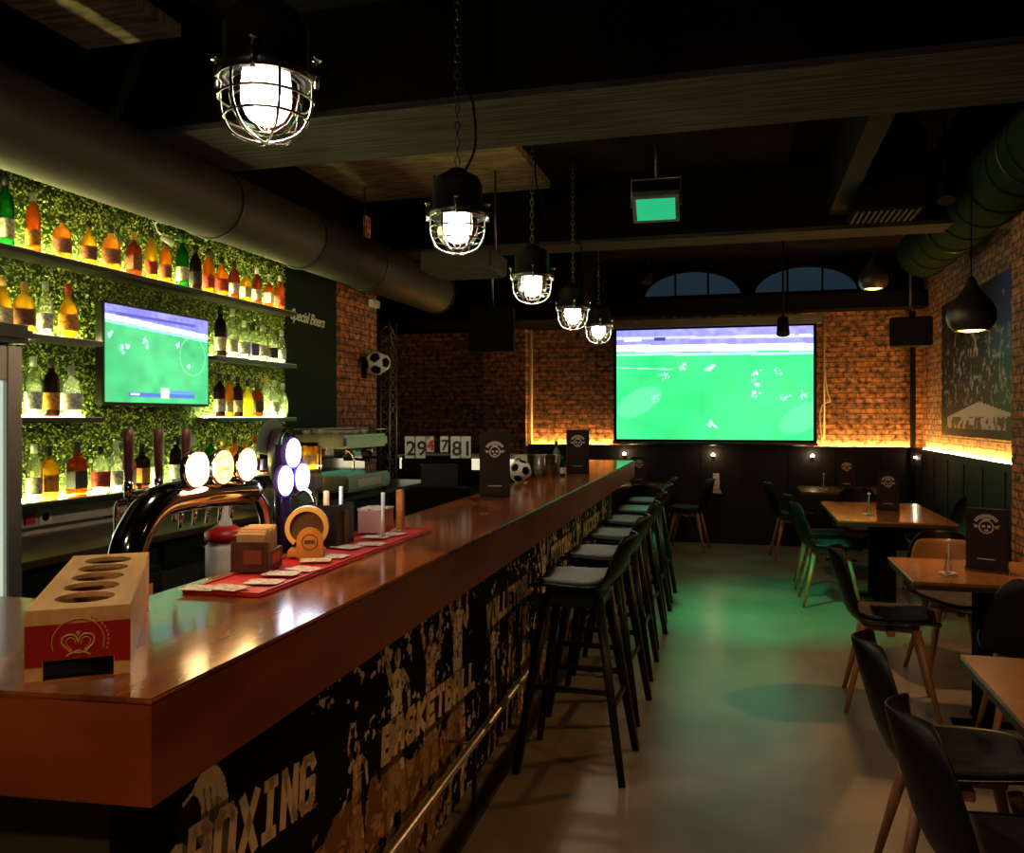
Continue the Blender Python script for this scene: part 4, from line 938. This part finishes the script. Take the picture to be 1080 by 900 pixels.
# green floodlight hanging from the ceiling, aimed at the floor
t = thing('green_floodlight', 'square ceiling floodlight glowing green, in front of the second beam', 'floodlight', (-.555,5.55,2.86), 0)
h = BM(); box(h, -.15,.15,-.11,.11,.0,.05,.004); hd = obj('lamp_housing', h, GREY, t, rot=(math.radians(-38),0,.05))
obj('lamp_face', box(BM(), -.125,.125,-.085,.085,-.004,.0), emis('green_flood_face', (.03,.62,.26), .75), hd)
bm = BM(); tube(bm, [(-.16,0,.02),(-.16,0,.2),(.16,0,.2),(.16,0,.02)], .006, 6); cone(bm, (0,0,.2), (0,0,CE-2.86), .008, n=8); obj('yoke', fixn(bm), DSTEEL, t)
L = bpy.data.lights.new('flood_glow', 'SPOT'); L.energy = P_FLOOD*30; L.color = (.02,1,.36); L.spot_size = math.radians(47); L.spot_blend = 1; L.shadow_soft_size = .08
lo = bpy.data.objects.new('flood_glow', L); C.objects.link(lo); lo.parent = t; lo.location = (0,.03,-.05)
d = Vector((.20,6.85,0))-Vector((-.555,5.55,2.8)); lo.rotation_euler = d.to_track_quat('-Z','Y').to_euler()
# loudspeakers and spots
def speaker(loc, w_, h_, rz, label):
    t = thing('loudspeaker', label, 'loudspeaker', loc, rz); b = obj('cabinet', box(BM(), -w_/2,w_/2,-.12,.12,0,h_,.01), BLACK, t)
    obj('speaker_grille', box(BM(), -w_/2+.015,w_/2-.015,-.128,-.12,.015,h_-.015,.003), BLACK, b); bm = BM(); cone(bm, (0,.0,h_), (0,.0,CE-loc[2]), .012, n=8); obj('bracket', fixn(bm), DSTEEL, t)
speaker((1.57,9.0,2.20), .38, .28, -.15, 'black loudspeaker hung from the ceiling near the back right corner')
speaker((-2.30,7.65,2.12), .42, .42, .2, 'black loudspeaker hung from the ceiling left of the lamps')
def spot(loc, label, aim=(0,-.35,-.9)):
    t = thing('track_spotlight', label, 'spotlight', loc); a = Vector(aim).normalized()
    bm = BM(); cone(bm, -a*.06, a*.09, .045, .055, n=20); obj('spot_head', fixn(bm), BLACK, t); bm = BM(); cone(bm, (0,0,0), (0,0,CE-loc[2]), .009, n=8); obj('stem', fixn(bm), BLACK, t)
spot((.32,7.6,2.30), 'black hanging spotlight overlapping the top right of the screen', (.0,-.3,-.95))
spot((-.95,8.6,2.95), 'black spotlight high above the left part of the screen')
spot((1.25,6.0,2.98), 'black spotlight near the slatted duct grille')
# spot bulbs under the screen
for x, lb in [(-1.42,'left end of the screen'),(-.36,'middle of the screen'),(.76,'right end of the screen'),(1.84,'back right corner of the room')]:
    t = thing('wall_spot_lamp', 'tiny bright wall lamp on the dado below the '+lb if 'corner' not in lb else 'tiny dim wall lamp on the dado in the back right corner', 'wall lamp', (x,10.34 if x < 1.8 else 10.3,1.06))
    bm = BM(); cone(bm, (0,.0,-.04), (0,0,-.012), .012, .018, n=12); cone(bm, (0,0,-.03), (0,.03,-.03), .006, n=8); obj('lamp_body', fixn(bm), BLACK, t)
    bm = BM(); bmesh.ops.create_icosphere(bm, subdivisions=2, radius=.020 if x < 1.8 else .012); obj('bulb', bm, SPOTB, t, smooth=True)
    L = bpy.data.lights.new('lamp_glow', 'POINT'); L.energy = 1.2; L.color = (1,.72,.4); L.shadow_soft_size = .02; lo = bpy.data.objects.new('lamp_glow', L); C.objects.link(lo); lo.parent = t; lo.location = (0,-.06,0)
# notice, conduit
o = obj('notice_card', fixn(prism(BM(), [(0,0),(.10,0),(.075,.06),(.075,.24),(0,.24)], -.004, 0, 'Y')), PAPER, loc=(-.36,10.37,.60)); tag(o, 'white notice card on the dark dado below the middle of the screen', 'notice')
t = thing('wall_conduit', 'thin white cable conduit with a hook right of the screen', 'conduit', (.90,10.47,1.2)); bm = BM(); cone(bm, (0,0,.05), (0,0,1.5), .010, n=8); tube(bm, [(0,0,.9),(.03,-.02,.62),(.06,-.03,.5),(-.02,-.03,.45),(-.05,-.03,.3),(-.02,-.02,.02)], .008, 8, sm=4); obj('cable', fixn(bm), CREAM, t)
bm = BM(); ring(bm, (.05,-.02,.5), .02, .006, 'Y', 14, 6); obj('hook', bm, CREAM, t)
t = thing('pipe_column', 'pale vertical service pipe on the back wall left of the screen', 'pipe', (-2.62,10.44,1.16)); bm = BM(); cone(bm, (0,0,0), (0,0,1.5), .022, n=12); obj('pipe', fixn(bm), CREAM, t); bm = BM()
for z in (.3,.9,1.3): ring(bm, (0,0,z), .026, .006)
obj('pipe_clip', bm, STEEL, t)
bx('trim_16', (1.80,1.85,10.30,10.36,0,2.7), BLACK)

# poster on the right wall
pp = Paint(2.55, 1.30, .012, (.01,.012,.03)); xx, yy = pp.X/2.55, pp.Y/1.3
g = np.clip((.35-xx)/.35, 0, 1)[...,None]                        # the near end of the print is its left end here
pp.a = np.array((.012,.010,.018))+np.array((.0,.10,.05))*g*(yy[...,None] < .7)+np.array((.03,.05,.20))*g*(yy[...,None] >= .5)
n5 = rng.random((pp.h, pp.w)); n6 = smooth_noise(pp.h, pp.w, 4)
m = (n6 > .60) & (n5 > .35) & (yy > .22) & (yy < .70) & (np.abs(xx-.5) < .44); pp.put(m, (.26,.24,.28), .7)
m = (n6 > .80) & (yy > .3) & (yy < .9); pp.put(m, (.34,.34,.38), .8)
m = (yy > .06) & (yy < .24-.22*np.abs(xx-.45)) & (xx > .10) & (xx < .90); pp.put(m, (.48,.43,.47)); pp.put(m & (n6 > .55) & (yy < .14), (.08,.05,.06))
t = thing('sports_poster', 'large dark sports poster with pale stadium shape on the right brick wall', 'poster', (1.95,6.85,1.33))
M = Matrix(((0,0,-1,-.022),(-1,0,0,2.55),(0,1,0,0),(0,0,0,1)))
grid_obj('poster_print', pp.a[:, ::-1], 2.55, 1.30, M, vcol_mat('poster_print', .5), t); obj('poster_panel', box(BM(), -.02,.0,0,2.55,0,1.30), BLACK, t)

# ------------------------------------------------------------------ furniture
def shell_mesh(prof, widths, nu=10, lift=.03, dip=0):
    """curved sheet: prof = side profile (x, z), widths = half width at each station"""
    bm = BM(); rows = []
    for (x, z, back), hw in zip(prof, widths):
        row = []
        for i in range(nu+1):
            u = -1+2*i/nu; k = u*u*lift
            row.append(bm.verts.new((x+k*1.6*back, u*hw, z+k*(1-back))))
        rows.append(row)
    for A, B in zip(rows, rows[1:]):
        for i in range(nu):
            f = bm.faces.new([A[i], A[i+1], B[i+1], B[i]]); f.smooth = True
    return bm
def thicken(o, th, lv=1):
    s = o.modifiers.new('thick', 'SOLIDIFY'); s.thickness = th; s.offset = 0
    b = o.modifiers.new('smooth', 'SUBSURF'); b.levels = lv; b.render_levels = lv
def make_chair():
    t = thing('dining_chair', 'x', 'chair')
    prof = [(.235,.425,0),(.20,.445,0),(.08,.440,0),(-.04,.430,0),(-.13,.435,.15),(-.19,.465,.5),(-.225,.53,.85),(-.25,.61,1),(-.275,.70,1),(-.295,.78,1),(-.305,.82,1)]
    wd = [.15,.20,.225,.235,.235,.235,.235,.225,.205,.165,.10]
    o = obj('shell', shell_mesh(prof, wd, 10, .05), SHELL, t); thicken(o, .012)
    cp = [(.205,.462,0),(.10,.462,0),(-.02,.454,0),(-.12,.462,.1),(-.165,.485,.5)]
    o = obj('seat_pad', shell_mesh(cp, [.15,.185,.195,.185,.15], 8, .035), CUSH, t); thicken(o, .022)
    for sx, sy in ((1,1),(1,-1),(-1,1),(-1,-1)):
        bm = cone(BM(), (sx*.12,sy*.12,.425), (sx*.215+(-.0),sy*.205,0), .021, .011, n=12); obj('leg', fixn(bm), OAK, t)
    bm = BM(); box(bm, -.13,.13,-.02,.02,.385,.415,.004); box(bm, -.02,.02,-.13,.13,.385,.415,.004); obj('leg_frame', bm, OAK, t)
    return t
chair0 = make_chair(); first = True
def chair(x, y, rz, label, group='black shell chairs at the tables'):
    global first
    c = chair0 if first else copy_tree(chair0); first = False
    c.location = (x, y, 0); c.rotation_euler = (0,0,rz); tag(c, label, 'chair', group); return c
chair(.63,2.20,.06,'nearest black shell chair with wooden legs, cut off at the bottom right')
chair(.63,2.84,-.02,'second nearest black shell chair with grey seat pad, at the near table')
chair(.73,4.78,-.08,'black shell chair with grey pad facing the middle table from the aisle')
chair(1.26,4.28,PI/2-.12,'black shell chair seen from behind, at the near end of the middle table')
bpc_ = chair(1.16,5.34,-PI/2+.1,'black shell chair with tan back pad facing the viewer beyond the middle table')
bp_ = obj('back_pad', shell_mesh([(-.205,.54,.85),(-.228,.61,1),(-.252,.70,1),(-.268,.775,1)], [.20,.20,.185,.15], 8, .05), mat('tan_back_pad', (.17,.08,.022), .45), bpc_); thicken(bp_, .016); bp_['label'] = 'tan pad'
chair(.66,7.25,.03,'black shell chair with wooden legs at the long table, nearer of two on the aisle')
chair(.65,7.95,-.05,'black shell chair with wooden legs at the long table, farther of two on the aisle')
chair(1.62,7.05,PI,'black shell chair on the wall side of the long table, nearer one','black shell chairs at the tables')
chair(1.60,7.90,PI+.2,'black shell chair on the wall side of the long table, farther one')
chair(1.05,8.55,-PI/2,'black shell chair at the far end of the long table')
chair(.50,9.45,.1,'black shell chair left of the far right table by the back wall')
chair(-.62,9.80,PI-.1,'black shell chair right of the small far left table by the back wall')
chair(-.98,8.95,PI/2,'black shell chair at the near side of the small far left table')
def table(x0, x1, y0, y1, label, twin=False):
    t = thing('dining_table', label, 'table', ((x0+x1)/2,(y0+y1)/2,0)); a, b = (x1-x0)/2, (y1-y0)/2
    tp = obj('tabletop', box(BM(), -a,a,-b,b,.735,.75,.002), TABLE, t); obj('edge_band', box(BM(), -a+.003,a-.003,-b+.003,b-.003,.712,.735), DTABLE, tp)
    for cy in ((-b*.45, b*.45) if twin else (0,)):
        obj('pedestal', box(BM(), -.05,.05,cy-.05,cy+.05,.02,.712,.004), BLACK, t); fb_ = BM(); box(fb_, -.15,.15,cy-.03,cy+.03,0,.02,.004); box(fb_, -.03,.03,cy-.17,cy+.17,0,.0195,.004); obj('foot_plate', fb_, BLACK, t)
table(.66,1.46,1.75,2.96,'brown wooden table nearest the viewer, cut off by the right edge')
table(.745,1.52,4.22,4.93,'square brown wooden table with bud vase and menu, second from the viewer')
table(.66,1.46,6.58,8.05,'long brown wooden table on two black pedestals, lit by the far pendant', True)
table(.56,1.40,9.05,9.85,'brown wooden table by the back wall, right side, reflecting green')
table(-1.45,-.82,9.25,9.85,'small brown wooden table by the back wall, left side, behind the stools')
menu((1.16,4.66,.7505), .185, .30, -.45, 'dark menu stand with white crest on the second table, by the brick pillar')
menu((1.13,7.45,.7505), .17, .31, -.15, 'dark menu stand with white crest on the long table')
menu((1.05,9.6,.7505), .17, .31, -.1, 'dark menu stand with white crest on the far right table')
menu((-1.15,9.6,.7505), .17, .31, .1, 'dark menu stand with white crest on the far left table')
def vase(loc, label):
    t = thing('bud_vase', label, 'vase', loc, .4, 'bud vases on the tables'); bm = BM(); box(bm, -.032,.032,-.032,.032,0,.012,.002); obj('vase_base', bm, PAPER, t)
    bm = BM(); lathe(bm, [(0,.012),(.014,.012),(.016,.03),(.009,.075),(.008,.11),(.011,.118)], 14); obj('vase_glass', bm, VGLASS, t)
    bm = BM(); cone(bm, (0,0,.02), (.003,0,.15), .002, n=6); lathe(bm, [(0,.150),(.012,.155),(.014,.165),(0,.172)], 10, (.003,0,0)); obj('flower', fixn(bm), WHITE, t)
vase((.94,4.44,.7505),'small glass bud vase with white flower on the second table'); vase((.93,7.05,.7505),'small glass bud vase with white flower on the long table'); vase((.80,9.4,.7505),'small glass bud vase with white flower on the far right table')

# bar stools
def make_stool():
    t = thing('bar_stool', 'x', 'bar stool')                      # front of the seat towards +x
    prof = [(.19,.755,0),(.16,.775,0),(.05,.775,0),(-.06,.768,0),(-.13,.78,.2),(-.175,.815,.6),(-.205,.87,.95),(-.235,.94,1),(-.255,.99,1),(-.26,1.005,1)]
    wd = [.13,.175,.20,.205,.205,.205,.20,.185,.15,.09]
    o = obj('shell', shell_mesh(prof, wd, 10, .03), SHELL, t); thicken(o, .014)
    cp = [(.17,.792,0),(.06,.797,0),(-.05,.79,0),(-.12,.80,.2),(-.155,.825,.6)]
    o = obj('seat_pad', shell_mesh(cp, [.14,.175,.18,.175,.15], 8, .02), CUSHS, t); thicken(o, .024)
    bm = BM(); box(bm, -.13,.13,-.13,.13,.70,.755,.01); obj('seat_frame', bm, SLEG, t)
    f = lambda z: (.225-.115*z/.76, .20-.09*z/.76)
    for sx, sy in ((1,1),(1,-1),(-1,1),(-1,-1)):
        bm = cone(BM(), (sx*f(.76)[0],sy*f(.76)[1],.745), (sx*f(0)[0],sy*f(0)[1],0), .029, .020, n=4); obj('leg', fixn(bm), SLEG, t)
    for sx, z in ((1,.30),(-1,.30)):
        a, b = f(z); bm = BM(); box(bm, sx*a-.009, sx*a+.009, -b, b, z-.012, z+.012, .002); obj('footrest', bm, SLEG, t)
    for sy in (1,-1):
        a, b = f(.36); bm = BM(); box(bm, -a, a, sy*b-.009, sy*b+.009, .35, .374, .002); o = obj('footrest', bm, SLEG, t)
    for sy in (1,-1):
        a, b = f(.36); bm = cone(BM(), (a+.014,sy*b,.36),(a+.02,sy*b,.36),.009,n=8); obj('footrest_bolt', fixn(bm), STEEL, t)
    return t
st0 = make_stool()
for i, (x, y) in enumerate([(-.70,3.63),(-.72,4.33),(-.74,5.04),(-.76,5.74),(-.78,6.44),(-.795,7.14)]):
    s = st0 if i == 0 else copy_tree(st0); s.location = (x,y,0); s.rotation_euler = (0,0,PI+random.uniform(-.05,.05))
    tag(s, 'black bar stool with grey seat, %s' % ['nearest of the row at the bar','second from the viewer along the bar','third from the viewer along the bar','fourth from the viewer along the bar','fifth from the viewer along the bar','farthest of the row at the bar'][i], 'bar stool', 'bar stools along the counter')
